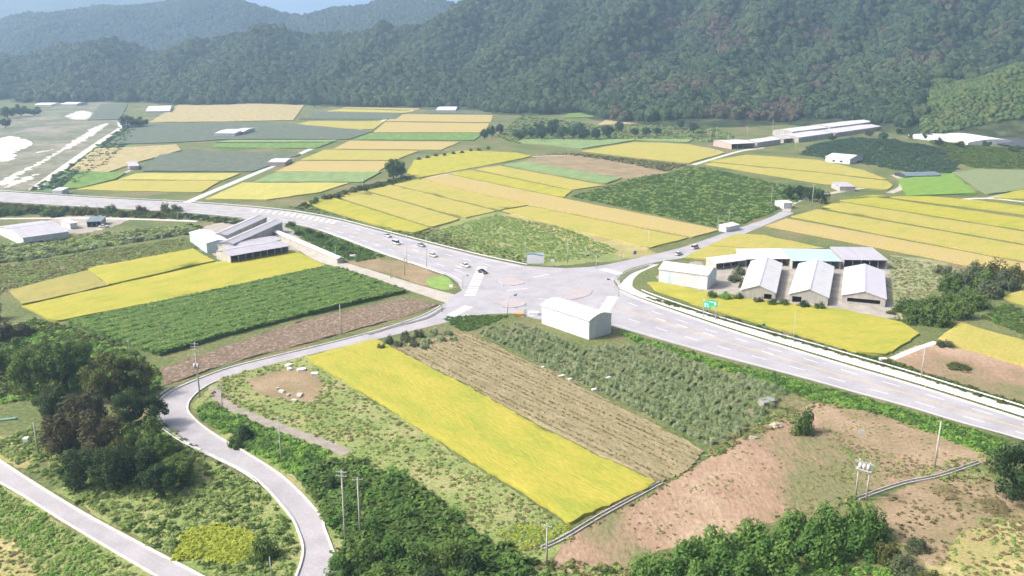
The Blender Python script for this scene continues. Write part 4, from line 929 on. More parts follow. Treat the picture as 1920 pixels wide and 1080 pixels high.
# loose things: boards, sacks, boulders
def slabby(name, px, py, dims, label, mat, cat, group=None, rz=0):
    rt = bmesh.new(); x, y, z = dims; add_box(rt, -x / 2, x / 2, -y / 2, y / 2, 0, z); bmesh.ops.subdivide_edges(rt, edges=rt.edges[:], cuts=2)
    for v in rt.verts: v.co += Vector((random.uniform(-.08, .08) * x, random.uniform(-.08, .08) * y, random.uniform(-.06, .06) * z * (v.co.z > .01)))
    bmesh.ops.bevel(rt, geom=rt.edges[:], offset=.02, segments=1, affect='EDGES'); o = bm_obj(name, rt, mat); o.location = G(px, py, .02); o.rotation_euler = (0, 0, rz); return tag(o, label, cat, group)
for px, py, s in ((541, 686, 2.0), (543, 693, 1.4), (565, 694, 2.2), (590, 702, 1.8)): slabby('sack', px, py, (s, s * .7, .5), 'white sack lying on the bare earth by the local road', PLASTIC, 'sack', 'white sacks beside the bare patch', random.uniform(0, 3))
for px, py, s in ((528, 735, 1.8), (540, 742, 1.3), (562, 742, 2.3), (520, 730, 1.0), (552, 752, 1.6)): slabby('rubble_piece', px, py, (s, s * .5, .45), 'piece of pale rubble at the edge of the bare patch', M_sand, 'rubble', 'rubble pieces on the bare patch', random.uniform(0, 3))
def boulder(px, py, dims, label, mat):
    bm = bmesh.new(); bmesh.ops.create_icosphere(bm, subdivisions=3, radius=.5)
    for v in bm.verts:
        d = v.co.normalized(); q_ = 1 + .45 * noise.noise(d * 1.4 + Vector((px, py, 0))) + .2 * noise.noise(d * 4 + Vector((py, px, 0))); v.co = Vector((v.co.x * dims[0] * q_, v.co.y * dims[1] * q_, v.co.z * dims[2] * q_ + dims[2] * .25))
    o = bm_obj('boulder', bm, mat); o.location = G(px, py); return tag(o, label, 'boulder')
M_stone = M('boulder_stone', (.34, .29, .22), (.46, .41, .33), scale=1.2, fine=5, fine_amt=.2, bump=.05)
boulder(1455, 800, (2.8, 2.0, 1.5), 'pale boulder beside the single round bush', M_stone); boulder(1412, 822, (2.2, 1.2, .9), 'flat pale boulder at the end of the orchard', M_stone); boulder(1408, 774, (2.2, 1.6, 1.2), 'reddish boulder at the orchard corner', M_earth)
slabby('tarpaulin_heap', 1437, 758, (4, 2.6, 1.3), 'grey covered heap at the orchard corner', plain('tarp_grey', (.28, .28, .26)), 'heap', None, .4)
for px, py in ((1015, 690), (1052, 706), (1068, 712), (1115, 731), (1140, 709), (1040, 668)): slabby('tray', px, py, (1.8, .8, .35), 'pale tray lying at the edge of the orchard rows', PLASTIC, 'tray', 'trays among the orchard rows', .6)
slabby('tarpaulin_heap', 1000, 590, (3, 2, 1.0), 'white covered heap behind the white warehouse', PLASTIC, 'heap'); slabby('tarpaulin_heap', 973, 592, (3.4, 1.8, 1.0), 'orange covered heap beside the white covered one', plain('tarp_orange', (.55, .32, .14)), 'heap')
slabby('hay_bale', 415, 478, (1.6, 1.6, 1.2), 'white wrapped bale at the corner of the open cattle barn', PLASTIC, 'bale'); slabby('culvert_block', 1655, 676, (2, 1.2, .8), 'white concrete block at the corner of the curved rice field', PLASTIC, 'block'); slabby('culvert_block', 662, 483, (2.6, 1.4, 1.2), 'pale concrete block at the tip of the bare earth island', M_conc, 'block')
slabby('beehive_box', 50, 828, (1.2, 1.0, 1.0), 'small white topped box on the weedy slope above the lower road', PLASTIC, 'box')
slabby('roof_sheet', 2, 788, (7, 1.2, .3), 'green sheet roof edge at the foot of the slope trees', plain('sheet_green', (.14, .26, .19)), 'roof sheet', None, .3)
# concrete ditches
M_dark = M('ditch_bed_dark', (.12, .11, .09), (.20, .18, .14), scale=.4)  # dark brown-grey tone of the ditch beds
def ditch(pts, label):
    c = catmull(GL(pts), 4); rt = empty('ditch', (0, 0, 0), label, 'ditch')
    sweep('side_wall', offset_line(c, .45), .14, .34, 0, M_conc, rt); sweep('side_wall', offset_line(c, -.45), .14, .34, 0, M_conc, rt)
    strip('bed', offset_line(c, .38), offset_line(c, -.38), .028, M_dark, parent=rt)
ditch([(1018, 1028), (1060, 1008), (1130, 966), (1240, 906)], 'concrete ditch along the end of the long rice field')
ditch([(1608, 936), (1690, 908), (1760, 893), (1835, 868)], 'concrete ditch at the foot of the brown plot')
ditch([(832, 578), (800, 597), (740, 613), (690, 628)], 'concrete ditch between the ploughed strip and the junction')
# ================================================================== VEGETATION
PAL = {
    'mid': [(0.083, 0.157, 0.037), (0.139, 0.231, 0.054), (0.204, 0.305, 0.076)],
    'dark': [(0.041, 0.083, 0.031), (0.065, 0.120, 0.041), (0.102, 0.157, 0.054)],
    'olive': [(0.102, 0.130, 0.034), (0.157, 0.176, 0.048), (0.222, 0.222, 0.068)],
    'brown': [(0.111, 0.089, 0.044), (0.157, 0.122, 0.061), (0.185, 0.163, 0.076)],
    'bright': [(0.139, 0.278, 0.048), (0.204, 0.370, 0.068), (0.296, 0.463, 0.093)],
    'grey': [(0.139, 0.157, 0.093), (0.204, 0.222, 0.128), (0.259, 0.259, 0.153)],
    'sage': [(0.148, 0.194, 0.093), (0.204, 0.259, 0.128), (0.278, 0.324, 0.170)],
    'blue': [(0.056, 0.111, 0.068), (0.083, 0.157, 0.093), (0.120, 0.204, 0.119)],
    'vine': [(0.083, 0.194, 0.043), (0.139, 0.278, 0.060), (0.222, 0.370, 0.085)],
}
PAL['straw'] = [(.20, .18, .09), (.28, .24, .12), (.33, .28, .15)]
PAL['meadow'] = [(.21, .31, .09), (.29, .39, .12), (.38, .43, .16)]
PAL['lime'] = [(.30, .38, .05), (.38, .44, .06), (.44, .48, .09)]
PAL['sage'] = [(.22, .30, .145), (.30, .37, .20), (.40, .45, .28)]
for k_ in ('mid', 'vine', 'dark', 'olive', 'brown', 'grey', 'blue'): PAL[k_] = [tuple(x * (.72 if k_ != 'grey' else .85) for x in c) for c in PAL[k_]]
PAL['grey'] = [(.08, .11, .055), (.12, .15, .075), (.16, .18, .10)]
PAL['brown'] = [(.062, .066, .030), (.092, .088, .042), (.125, .118, .055)]
LM = {k: ML('leaves_' + k, v) for k, v in PAL.items()}
CROWN, DOME = {}, {}
def crown_mesh(pal, v, n=4600, leaf=.062):
    key = (pal, v)
    if key not in CROWN: CROWN[key] = leaf_mesh('crown_%s_%d' % key, n, (1, 1, 1), leaf, 26, LM[pal], 100 + v * 7 + len(CROWN), 'ball', .42)
    return CROWN[key]
def dome_mesh(pal, v, n=1900, leaf=.078):
    key = (pal, v)
    if key not in DOME: DOME[key] = leaf_mesh('foliage_%s_%d' % key, n, (1, 1, 1), leaf, 18, LM[pal], 300 + v * 11 + len(DOME), 'dome', .45, .8)
    return DOME[key]
def trunk_mesh(seed):
    bm = bmesh.new(); rr = random.Random(seed); add_tube(bm, (0, 0, -.02), (rr.uniform(-.03, .03), rr.uniform(-.03, .03), .55), .035, .022, 8)
    for k in range(5):
        a = k * 1.256 + rr.uniform(-.4, .4); z = .3 + .05 * k; add_tube(bm, (0, 0, z), (math.cos(a) * .28, math.sin(a) * .28, z + .28), .014, .005, 6)
    me = bpy.data.meshes.new('trunk'); bm.to_mesh(me); bm.free(); me.materials.append(BARK); return me
def stem_mesh():
    bm = bmesh.new()
    for k in range(5):
        a = k * 1.256; add_tube(bm, (0, 0, -.03), (math.cos(a) * .45, math.sin(a) * .45, .6), .03, .01, 6)
    me = bpy.data.meshes.new('stem'); bm.to_mesh(me); bm.free(); me.materials.append(BARK); return me
TRUNKS = [trunk_mesh(k) for k in range(3)]; STEM = stem_mesh()
_rv = random.Random(3)
def tree(px, py, h, dia, pal, label, group=None, base=None, name='tree'):
    p = base or G(px, py); rt = empty(name, p, label, 'tree', group, _rv.uniform(0, 6.28))
    t = link(bpy.data.objects.new('trunk', _rv.choice(TRUNKS)), rt); t.scale = (h * 1.0, h * 1.0, h)
    c = link(bpy.data.objects.new('crown', crown_mesh(pal, _rv.randrange(3))), rt); c.location = (0, 0, h * .56); c.scale = (dia / 2.1, dia / 2.1, h * .50)
    return rt
def bush(px, py, h, dia, pal, label, group=None, base=None, name='bush', cat='bush'):
    p = base or G(px, py); rt = empty(name, p, label, cat, group, _rv.uniform(0, 6.28))
    s = link(bpy.data.objects.new('stem', STEM), rt); s.scale = (dia / 2.2, dia / 2.2, h)
    c = link(bpy.data.objects.new('foliage', dome_mesh(pal, _rv.randrange(3))), rt); c.scale = (dia / 2.1, dia / 2.1, h * .95)
    return rt
# the wood on the slope beside the local road
for (px, py, h, d, pal) in [(60, 742, 12, 12, 'mid'), (128, 735, 13, 12, 'mid'), (20, 700, 10, 11, 'mid'), (90, 700, 9, 10, 'mid'), (272, 862, 10, 10, 'mid'), (308, 884, 8, 9, 'mid'), (340, 905, 6, 8, 'mid'), (150, 690, 8, 9, 'mid')]:
    tree(px, py, h, d, pal, 'leafy mid-green tree in the wood beside the road bend', 'green trees in the roadside wood')
for (px, py, h, d, pal) in [(205, 750, 12, 13, 'olive'), (256, 740, 10, 10, 'olive'), (232, 880, 8, 8, 'olive')]:
    tree(px, py, h, d, pal, {205: 'largest olive tinged tree, crowning the roadside wood', 256: 'smaller olive tree between the largest olive tree and the road bend', 232: 'small yellowish olive tree among the brown and dark trees of the wood'}[px], 'olive trees in the roadside wood')
for (px, py, h, d, pal) in [(150, 848, 13, 12, 'brown'), (196, 862, 12, 11, 'brown'), (118, 856, 10, 10, 'brown'), (170, 800, 9, 9, 'brown')]:
    tree(px, py, h, d, pal, {150: 'tallest brownish tree of the roadside wood', 196: 'brownish tree between the tallest brown tree and the small yellowish one', 118: 'brownish tree on the side of the leaning concrete post', 170: 'shorter brownish tree behind the tallest brown one'}[px], 'brown trees in the roadside wood')
for (px, py, h, d, pal) in [(100, 795, 9, 10, 'dark'), (262, 905, 8, 9, 'dark'), (214, 915, 9, 10, 'dark'), (285, 800, 8, 9, 'dark'), (150, 915, 8, 9, 'dark'), (300, 930, 7, 8, 'dark'), (245, 800, 9, 9, 'dark')]:
    tree(px, py, h, d, pal, 'dark green tree low in the roadside wood', 'dark trees in the roadside wood')  # leaves take the dark green palette
for (px, py, h, d, pal) in [(8, 640, 7, 10, 'brown'), (45, 630, 5, 8, 'brown'), (-20, 600, 8, 10, 'dark'), (5, 690, 6, 9, 'dark')]:
    bush(px, py, h, d, pal, 'brown and dark shrub at the corner below the olive field', 'shrubs below the olive field')
tree(1898, 938, 12, 12, 'dark', 'dark round tree at the end of the brown plot beside the highway')
tree(1960, 950, 11, 12, 'dark', 'dark tree behind the round one beside the highway')
bush(1506, 812, 6.0, 6.5, 'mid', 'single round green bush between orchard and brown plot')
for (px, py, h, d) in [(1225, 1085, 5, 9), (1285, 1062, 6, 9), (1345, 1048, 6.5, 10), (1415, 1036, 7, 10), (1480, 1024, 7.5, 10), (1545, 1012, 8, 10), (1600, 1002, 8, 9), (1300, 1095, 5, 8), (1390, 1080, 5, 9), (1470, 1068, 6, 9), (1550, 1055, 6, 9), (1610, 1040, 6, 8), (1630, 1010, 7, 7), (1255, 1092, 5, 8), (1345, 1080, 6, 9), (1435, 1060, 6.5, 9), (1515, 1040, 7, 9)]:
    bush(px, py, h, d, 'vine', 'leafy shrub in the thick row below the red earth plot', 'shrub row below the red earth')
for (px, py, h, d, pal) in [(1700, 1075, 3.5, 7, 'grey'), (1660, 1050, 4, 6, 'olive'), (1740, 1095, 3, 6, 'olive'), (1720, 1030, 2.5, 5, 'grey')]:
    bush(px, py, h, d, pal, 'dull shrub beside the dry grass plot', 'dull shrubs beside the dry grass')
for (px, py, h, d, pal) in [(1715, 603, 6, 9, 'mid'), (1755, 608, 7, 10, 'mid'), (1795, 596, 7, 9, 'mid'), (1828, 578, 6, 8, 'mid'), (1740, 585, 6, 9, 'mid'), (1775, 575, 6, 8, 'mid'), (1700, 585, 5, 8, 'mid'), (1810, 570, 6, 9, 'mid')]:
    bush(px, py, h * 1.1, d * 1.25, pal, 'green shrub in the thicket behind the curved rice field', 'green thicket behind the curved rice field')
for (px, py, h, d, pal) in [(1850, 555, 7, 9, 'grey'), (1885, 543, 7, 9, 'grey'), (1800, 535, 6, 8, 'grey'), (1830, 528, 8, 9, 'grey'), (1865, 525, 8, 9, 'brown'), (1768, 513, 4, 6, 'grey'), (1820, 560, 5, 7, 'grey'), (1900, 525, 6, 8, 'olive'), (1785, 545, 6, 9, 'mid'), (1845, 540, 7, 9, 'mid')]:
    bush(px, py, h * 1.15, d * 1.3, pal, 'grey-green shrub in the thicket at the end of the weedy plot', 'grey thicket by the weedy plot')
bush(1770, 650, 2.5, 6, 'grey', 'pale low shrub at the corner of two rice fields')
tree(738, 335, 13, 14, 'mid', 'large single tree on the creek between the rice fields', None); tree(752, 331, 10, 9, 'mid', 'smaller tree leaning against the large creek tree')
for i in range(15):
    f = i / 14; bush(568 + f * 190 + _rv.uniform(-5, 5), 386 - f * 48 + _rv.uniform(-2, 2), _rv.uniform(2.5, 4.5), _rv.uniform(4.5, 7.5), _rv.choice(['olive', 'grey', 'mid']), 'low bush on the creek bank beside the slanting strips', 'creek bank bushes')
for i in range(9):
    f = i / 8; bush(785 + f * 130, 300 - f * 20 + _rv.uniform(-1, 1), 3, 5, 'olive', 'low bush on the bank behind the broad rice field', 'bushes behind the broad rice field')
for (px, py) in [(975, 262), (995, 258), (1015, 262), (1035, 255), (1055, 262), (1075, 258), (1095, 263), (1010, 245), (1040, 244), (1118, 263), (1140, 260), (1085, 248)]:
    tree(px, py, _rv.uniform(10, 15), _rv.uniform(12, 17), 'blue', 'bluish green tree in the far clump below the terraces', 'far tree clump')
for (px, py) in [(908, 262), (922, 257), (938, 252), (1190, 256), (1212, 256), (1232, 254), (1003, 208), (1062, 206), (1275, 243), (1300, 250), (1160, 248)]:
    tree(px, py, _rv.uniform(8, 12), _rv.uniform(9, 13), 'blue', 'far tree standing alone near the terraces', 'scattered far trees')
for (px, py) in [(300, 196), (345, 193), (385, 192), (420, 193), (455, 193), (500, 195), (545, 197), (590, 201), (240, 240), (262, 238), (15, 222), (40, 218), (65, 217), (10, 240)]:
    tree(px, py, _rv.uniform(10, 15), _rv.uniform(14, 22), 'blue', 'hazy tree on the far valley floor', 'hazy far trees')
for (px, py, h, d, pal) in [(1335, 560, 3.2, 5, 'mid'), (1358, 562, 3.6, 6, 'bright'), (1385, 562, 3, 5, 'mid'), (1420, 568, 2.6, 5, 'olive'), (1448, 572, 2.4, 5, 'mid'), (1470, 573, 2.8, 5, 'mid'), (1510, 577, 2.8, 6, 'dark'), (1535, 580, 3.0, 5, 'mid'), (1700, 590, 2, 4, 'olive'), (1670, 588, 1.6, 4, 'olive')]:
    bush(px, py, h, d, pal, 'bush along the front of the gabled barns', 'bushes in front of the barns')
for (px, py, h, d) in [(1378, 528, 4, 7), (1395, 540, 3.5, 6), (1385, 515, 4, 6)]: bush(px, py, h, d, 'grey', {1378: 'grey-green bush against the blue gable of the warehouse', 1395: 'grey-green bush at the front corner of the first barn', 1385: 'grey-green bush in front of the low lean-to shed'}[px], 'bushes between warehouse and barn')
for (px, py) in [(1480, 374), (1500, 372), (1518, 377), (1540, 382)]: tree(px, py, 8, 9, 'dark', {1480: 'dark tree directly behind the white hut', 1500: 'dark tree between the hut and the concrete pole', 1518: 'dark tree right behind the concrete pole by the hut', 1540: 'dark tree at the corner of the rice strips near the lavender shed'}[px], 'dark trees behind the hut')
for i in range(18):
    bush(-10 + i * 20 + _rv.uniform(-6, 6), 402 + _rv.uniform(-6, 5), _rv.uniform(3, 5.5), _rv.uniform(7, 11), _rv.choice(['dark', 'mid', 'olive']), 'dark hedge bush below the highway embankment', 'hedge below the highway')
for (px, py, h, d) in [(545, 424, 3, 6), (580, 438, 3, 6), (600, 446, 3, 6), (640, 470, 2.5, 5), (560, 440, 2.5, 6), (615, 462, 2.5, 5), (655, 478, 2, 4)]: bush(px, py, h, d, 'mid', 'green bush on the bank between farm lane and highway', 'bank bushes by the farm lane')
for (px, py, h, d) in [(715, 655, 2.6, 3), (730, 645, 3, 3.4), (748, 650, 2.6, 3.5), (760, 636, 3.2, 4), (775, 650, 2.6, 4), (785, 632, 3.2, 4), (800, 645, 2.8, 4), (812, 628, 3.2, 4), (825, 640, 2.6, 4), (838, 630, 2.8, 4), (770, 642, 3, 4), (795, 655, 2.4, 3.6), (850, 640, 2.2, 3.4)]:
    bush(px, py, h, d, 'sage' if px > 790 else 'grey', 'dense olive shrub at the head of the brown row crop', 'shrub block at the row crop')
bush(462, 822, 3.5, 6, 'dark', 'dark bush in the weeds inside the road bend'); bush(440, 838, 2.5, 5, 'mid', 'green bush next to the dark one inside the road bend')
bush(495, 1045, 4, 6, 'mid', 'green bush between the lime plot and the local road'); bush(1800, 690, 1.0, 8, 'olive', 'low olive bush on the red plot across the highway'); bush(1780, 925, .8, 7, 'straw', 'low withered heap of straw coloured plants below the ditch'); bush(1860, 950, .9, 8, 'straw', 'withered brown plants under the dark round tree')
# ---- orchard: every shrub a plant of its own
OR = [(900, 627), (935, 606), (1002, 608), (1020, 618), (1100, 655), (1150, 650), (1200, 648), (1300, 678), (1440, 724), (1478, 738), (1440, 775), (1418, 800), (1332, 838), (1200, 772), (1080, 712)]
A, B = G(900, 627), G(1332, 838); ax = (B - A).normalized(); cr = Vector((-ax.y, ax.x, 0)); poly = [(p.x, p.y) for p in GL(OR)]
orch = []
for i in range(-2, 60):
    for j in range(-20, 20):
        p = A + ax * (i * 2.1 + _rv.uniform(-.3, .3)) + cr * ((j + .32) * 4.7 + _rv.uniform(-.25, .25))
        if inpoly(np.array([p.x]), np.array([p.y]), poly)[0]: orch.append(p)
orch.sort(key=lambda p: p.y); print('orchard', len(orch))
for p in orch[:300]:
    s = _rv.uniform(.8, 1.25); bush(0, 0, 1.95 * s, 3.2 * s, 'sage', 'sage green fruit shrub standing in the orchard rows', 'orchard shrubs', base=p, name='orchard_shrub', cat='shrub')
if len(orch) > 300: scatter('orchard_shrubs', [(p.x, p.y, 0) for p in orch[300:]], [_rv.uniform(1.1, 1.6) for _ in orch[300:]], [dome_mesh('sage', k) for k in range(3)], 'farthest sage green shrubs of the orchard beside the white warehouse', 'shrubs', seed=9)

# ---- weeds, verges and low crops: masses
def tuft(pal, v): return leaf_mesh('weed_%s_%d' % (pal, v), 150, (1.0, 1.0, .55), .20, 9, LM[pal], 500 + v + 10 * sorted(PAL).index(pal), 'dome', .5, 1.4)
TF = {k: [tuft(k, v) for v in range(3)] for k in ('mid', 'bright', 'olive', 'dark', 'sage', 'blue', 'brown', 'vine', 'straw', 'meadow', 'lime')}
def weeds(name, pxs, gap, pals, s0, s1, label, seed, holes=(), cat='weeds', dens=1.0):
    p = spread(pxs, gap, seed, holes=holes); rr = np.random.default_rng(seed)
    if dens < 1: 
        nz_ = np.array([noise.noise(Vector((a / 9, b_ / 9, seed))) for a, b_, _ in p]); p = p[(nz_ + rr.uniform(-.5, .5, len(p))) > (1 - 2 * dens) * .6]
    return scatter(name, p, rr.uniform(s0, s1, len(p)), [m for k in pals for m in TF[k]], label, cat, seed=seed)
weeds('verge_weeds', [(1160, 622), (1250, 648), (1350, 678), (1500, 716), (1650, 755), (1860, 818), (1900, 850), (1840, 850), (1720, 800), (1640, 774), (1530, 752), (1470, 732), (1300, 676), (1200, 646)], 1.1, ('bright', 'vine'), .8, 1.7, 'bright green weeds on the verge between orchard and highway', 1)
weeds('verge_weeds', [(1200, 556), (1300, 578), (1450, 620), (1600, 664), (1665, 674), (1760, 708), (1930, 760), (2000, 790), (1930, 772), (1700, 700), (1500, 643), (1300, 584)], 1.2, ('olive', 'mid'), .7, 1.4, 'low weeds between the access road and the curved rice field', 2)
HOL = [F1, [(462, 712), (540, 690), (588, 697), (606, 722), (590, 752), (540, 752), (480, 735)], [(404, 724), (412, 742), (450, 765), (520, 793), (600, 821), (660, 850), (640, 862), (600, 842), (440, 782), (398, 750)]]
weeds('meadow_weeds', [(372, 768), (420, 705), (565, 672), (700, 757), (853, 853), (993, 940), (1060, 992), (1000, 1050), (900, 1010), (760, 900), (640, 860), (520, 862), (430, 815)], 1.1, ('meadow', 'meadow', 'straw'), .3, .8, 'weedy meadow between the gravel track and the long rice field', 3, HOL, dens=.6)
weeds('roadside_thicket', [(560, 892), (640, 862), (760, 905), (900, 1015), (985, 1050), (960, 1130), (690, 1130), (664, 1075), (632, 985), (610, 945)], 1.6, ('vine', 'mid', 'mid'), 1.6, 3.4, 'tall green thicket between the local road and the corner of the long rice field', 4)
weeds('bend_weeds', [(370, 775), (388, 754), (430, 775), (520, 810), (620, 850), (575, 905), (488, 852), (412, 806)], 1.2, ('bright', 'vine'), .8, 1.7, 'fresh green weeds inside the local road bend', 5)
weeds('slope_weeds', [(-40, 640), (60, 600), (120, 612), (250, 660), (300, 700), (290, 740), (150, 740), (-40, 760)], 1.5, ('mid', 'bright', 'olive'), 1.0, 2.2, 'green undergrowth on the slope behind the roadside wood', 6)
weeds('slope_weeds', [(60, 880), (-20, 840), (60, 800), (200, 790), (300, 790), (385, 856), (470, 902), (530, 960), (555, 1030), (540, 1100), (430, 1090), (300, 1030), (170, 958)], 1.3, ('meadow', 'mid', 'meadow'), .6, 1.4, 'weeds on the slope between the lower road and the local road', 7, [[(330, 1052), (350, 1000), (400, 985), (470, 1000), (487, 1022), (440, 1056)]], dens=.9)
weeds('slope_weeds', [(-40, 895), (0, 915), (110, 985), (210, 1045), (300, 1100), (-40, 1130)], 1.15, ('meadow', 'meadow', 'bright'), .6, 1.2, 'weeds on the near side of the lower road', 8, [[(-60, 1000), (20, 1010), (60, 1045), (80, 1090), (-60, 1120)]], dens=.9)
weeds('bank_weeds', [(530, 420), (600, 436), (660, 458), (720, 482), (670, 490), (630, 482), (575, 450)], 1.8, ('mid', 'vine'), 1.0, 1.8, 'green weeds on the bank between farm lane and highway', 9)
weeds('reed_belt', [(-60, 470), (60, 458), (200, 440), (372, 424), (368, 436), (200, 462), (60, 486), (-60, 500)], 1.5, ('meadow', 'sage', 'olive'), 2.0, 3.2, 'tall grass belt in front of the wide lavender barn', 10, cat='tall grass')
weeds('field_weeds', [(-60, 505), (60, 490), (200, 468), (360, 445), (392, 462), (350, 472), (165, 506), (60, 534), (-20, 560)], 1.5, ('meadow', 'meadow', 'straw'), .6, 1.3, 'weedy fallow land behind the short rice field', 11, dens=.9)
weeds('embankment_weeds', [(-60, 378), (180, 392), (350, 402), (500, 418), (500, 428), (360, 412), (180, 406), (-60, 398)], 2.4, ('mid', 'dark', 'olive'), 1.0, 2.2, 'weeds along the foot of the highway embankment', 12)
weeds('embankment_weeds', [(540, 388), (575, 386), (720, 432), (820, 432), (1010, 490), (985, 497), (800, 452), (640, 409)], 1.6, ('meadow', 'olive'), .6, 1.1, 'weeds between the slanting strips and the highway', 13, dens=.85)
weeds('fallow_weeds', [(820, 432), (930, 402), (1060, 428), (1160, 470), (1130, 484), (1020, 492), (900, 466)], 1.6, ('meadow', 'bright', 'meadow'), .5, 1.1, 'green fallow weeds behind the billboard', 14, dens=.85)
Qp = [(1070, 369), (1140, 350), (1190, 334), (1250, 326), (1290, 312), (1330, 316), (1460, 346), (1540, 355), (1500, 375), (1465, 390), (1400, 418), (1352, 428)]
weeds('shrub_crop', Qp, 2.0, ('mid', 'vine', 'vine', 'meadow'), 1.0, 2.0, 'dark green shrub crop between the rice strips and the side road', 15, cat='shrub crop')
weeds('bank_scrub', [(1010, 289), (1090, 288), (1200, 300), (1290, 310), (1250, 322), (1180, 308), (1080, 292)], 2.6, ('straw', 'olive', 'brown'), .8, 1.6, 'brownish scrub along the bank below the far rice field', 16)
weeds('terrace_scrub', [(930, 255), (980, 215), (1060, 225), (1150, 240), (1260, 215), (1380, 255), (1370, 268), (1240, 262), (1100, 268), (960, 270)], 4.0, ('blue', 'mid', 'meadow', 'meadow'), 1.0, 2.4, 'scrubby ground under the mountain beside the terraces', 17, dens=.7)
Tp = [(1500, 290), (1520, 272), (1600, 258), (1680, 262), (1760, 285), (1800, 310), (1790, 325), (1700, 322), (1610, 306)]
p = spread(Tp, 3.4, 18); p[:, 2] = np.maximum(ground_z(p[:, 0], p[:, 1]), 0) - .1; scatter('orchard_slope', p, np.random.default_rng(18).uniform(1.6, 2.6, len(p)), TF['blue'], 'bluish green orchard covering the gentle slope behind the white house', 'orchard', seed=18)
weeds('hedge_scrub', [(1740, 262), (1830, 272), (1980, 290), (1980, 318), (1830, 316), (1780, 300)], 3.2, ('mid', 'vine', 'olive'), 1.5, 3.0, 'green scrub between the shade nets and the sage plot', 19)
weeds('weedy_plot', [(1668, 480), (1780, 500), (1800, 530), (1720, 565), (1680, 580)], 1.6, ('meadow', 'straw', 'sage'), .5, 1.0, 'pale weeds on the plot beside the grey-roofed shed', 20, dens=.85)
weeds('row_plants', [(1840, 598), (1880, 570), (1980, 590), (1980, 650), (1930, 632)], 1.5, ('mid', 'vine'), .7, 1.3, 'dark green vegetable rows beside the small rice corner', 21)
weeds('corner_weeds', [(1420, 1110), (1470, 1075), (1620, 1055), (1720, 1085), (1740, 1130), (1420, 1130)], 1.2, ('bright', 'vine'), .7, 1.4, 'bright green grass below the thick shrub row', 22)
weeds('corner_weeds', [(1030, 1050), (1100, 1058), (1200, 1060), (1190, 1130), (960, 1130), (980, 1060)], 1.2, ('meadow', 'mid', 'straw'), .6, 1.2, 'mixed weeds at the foot of the pole by the ditch', 23)
weeds('patch_weeds', [(832, 596), (900, 592), (955, 592), (930, 604), (880, 622), (855, 618)], 1.2, ('mid', 'vine'), .7, 1.2, 'green weeds at the junction corner behind the shrub block', 24)
weeds('plot_weeds', [(1540, 800), (1600, 830), (1700, 855), (1770, 882), (1640, 918), (1560, 900), (1590, 860)], 1.0, ('meadow', 'straw'), .3, .6, 'thin dry weeds on the brown plot', 25, dens=.7)
weeds('river_bank_weeds', [(60, 356), (150, 300), (230, 240), (255, 240), (225, 292), (140, 346), (100, 358)], 5, ('blue', 'mid'), 1.6, 3.2, 'green bank of the dry river', 26)
weeds('creek_weeds', [(560, 392), (660, 352), (770, 332), (770, 340), (690, 358), (600, 386)], 2, ('olive', 'mid'), 1.0, 1.8, 'weeds in the creek below the single tree', 27)
# the tall green crop: leafy rows over a solid body
Dp = [(128, 608), (320, 567), (612, 504), (645, 509), (760, 549), (560, 596), (420, 632), (300, 668), (240, 650)]
crop('tall_crop', Dp, M('tall_crop_body', (.055, .11, .025), (.10, .16, .04), scale=.3, coord='UV', fine=2, bump=.3), 'tall green crop in dense rows between the yellow field and the ploughed strip', 'crop field', h=1.5, axis=((128, 608), (612, 504)), furrow=(2.4, .7), step=2.2, amp=.3)
p = spread(Dp, .95, 31); p[:, 2] = 1.2
A, B = G(128, 608), G(612, 504); ax = (B - A).normalized(); cr = Vector((-ax.y, ax.x, 0)); v_ = (p[:, 0] * cr.x + p[:, 1] * cr.y) / 4.8 % 1; p = p[(v_ < .72)]; v_ = (p[:, 0] * cr.x + p[:, 1] * cr.y) / 4.8 % 1; p[:, 2] = .9 + .5 * np.sin(np.clip(v_ / .72, 0, 1) * 3.14)
scatter('crop_leaves', p, np.random.default_rng(31).uniform(.6, 1.2, len(p)), TF['bright'] + TF['vine'] + TF['meadow'], 'leafy tops of the tall green crop beside the yellow field', 'crop leaves', seed=31)
# dry plants standing in the brown rows
A, B = G(735, 652), G(1240, 906); ax = (B - A).normalized(); cr = Vector((-ax.y, ax.x, 0)); pts = []
poly = [(p.x, p.y) for p in GL(F2)]
for i in range(0, 210):
    for j in range(-2, 50):
        q = A + ax * (i * .8 + _rv.uniform(-.3, .3)) + cr * (j * 1.9 + _rv.uniform(-.15, .15) + .3)
        if _rv.random() < .8: pts.append((q.x, q.y, .3))
pts = np.array(pts); pts = pts[inpoly(pts[:, 0], pts[:, 1], poly)]
DRY = ML('dry_leaves', [(.26, .22, .11), (.32, .27, .14), (.30, .31, .14)])
dt = [leaf_mesh('dry_tuft_%d' % k, 60, (.55, .55, .4), .12, 5, DRY, 800 + k, 'dome', .5, .5) for k in range(3)]
scatter('row_crop_plants', pts, np.random.default_rng(33).uniform(.5, 1.0, len(pts)), dt, 'withered plants standing in the brown rows', 'dry plants', seed=33)
weeds('lime_weeds', [(325, 1052), (350, 1000), (400, 984), (470, 1000), (490, 1022), (470, 1046), (440, 1058), (380, 1045)], .75, ('lime',), .7, 1.5, 'lime yellow weeds covering the plot between the two lower roads', 35)
weeds('lime_weeds', [(935, 1000), (980, 983), (1064, 990), (1032, 1020), (960, 1038)], .75, ('lime', 'meadow'), .5, 1.1, 'lime green weeds at the tip of the long rice field', 34)
weeds('dry_grass', [(1790, 990), (1930, 940), (2100, 1000), (2050, 1150), (1800, 1150), (1740, 1060)], 1.0, ('straw', 'straw', 'meadow'), .3, .8, 'straw coloured grass below the dark round tree', 40, dens=.6)
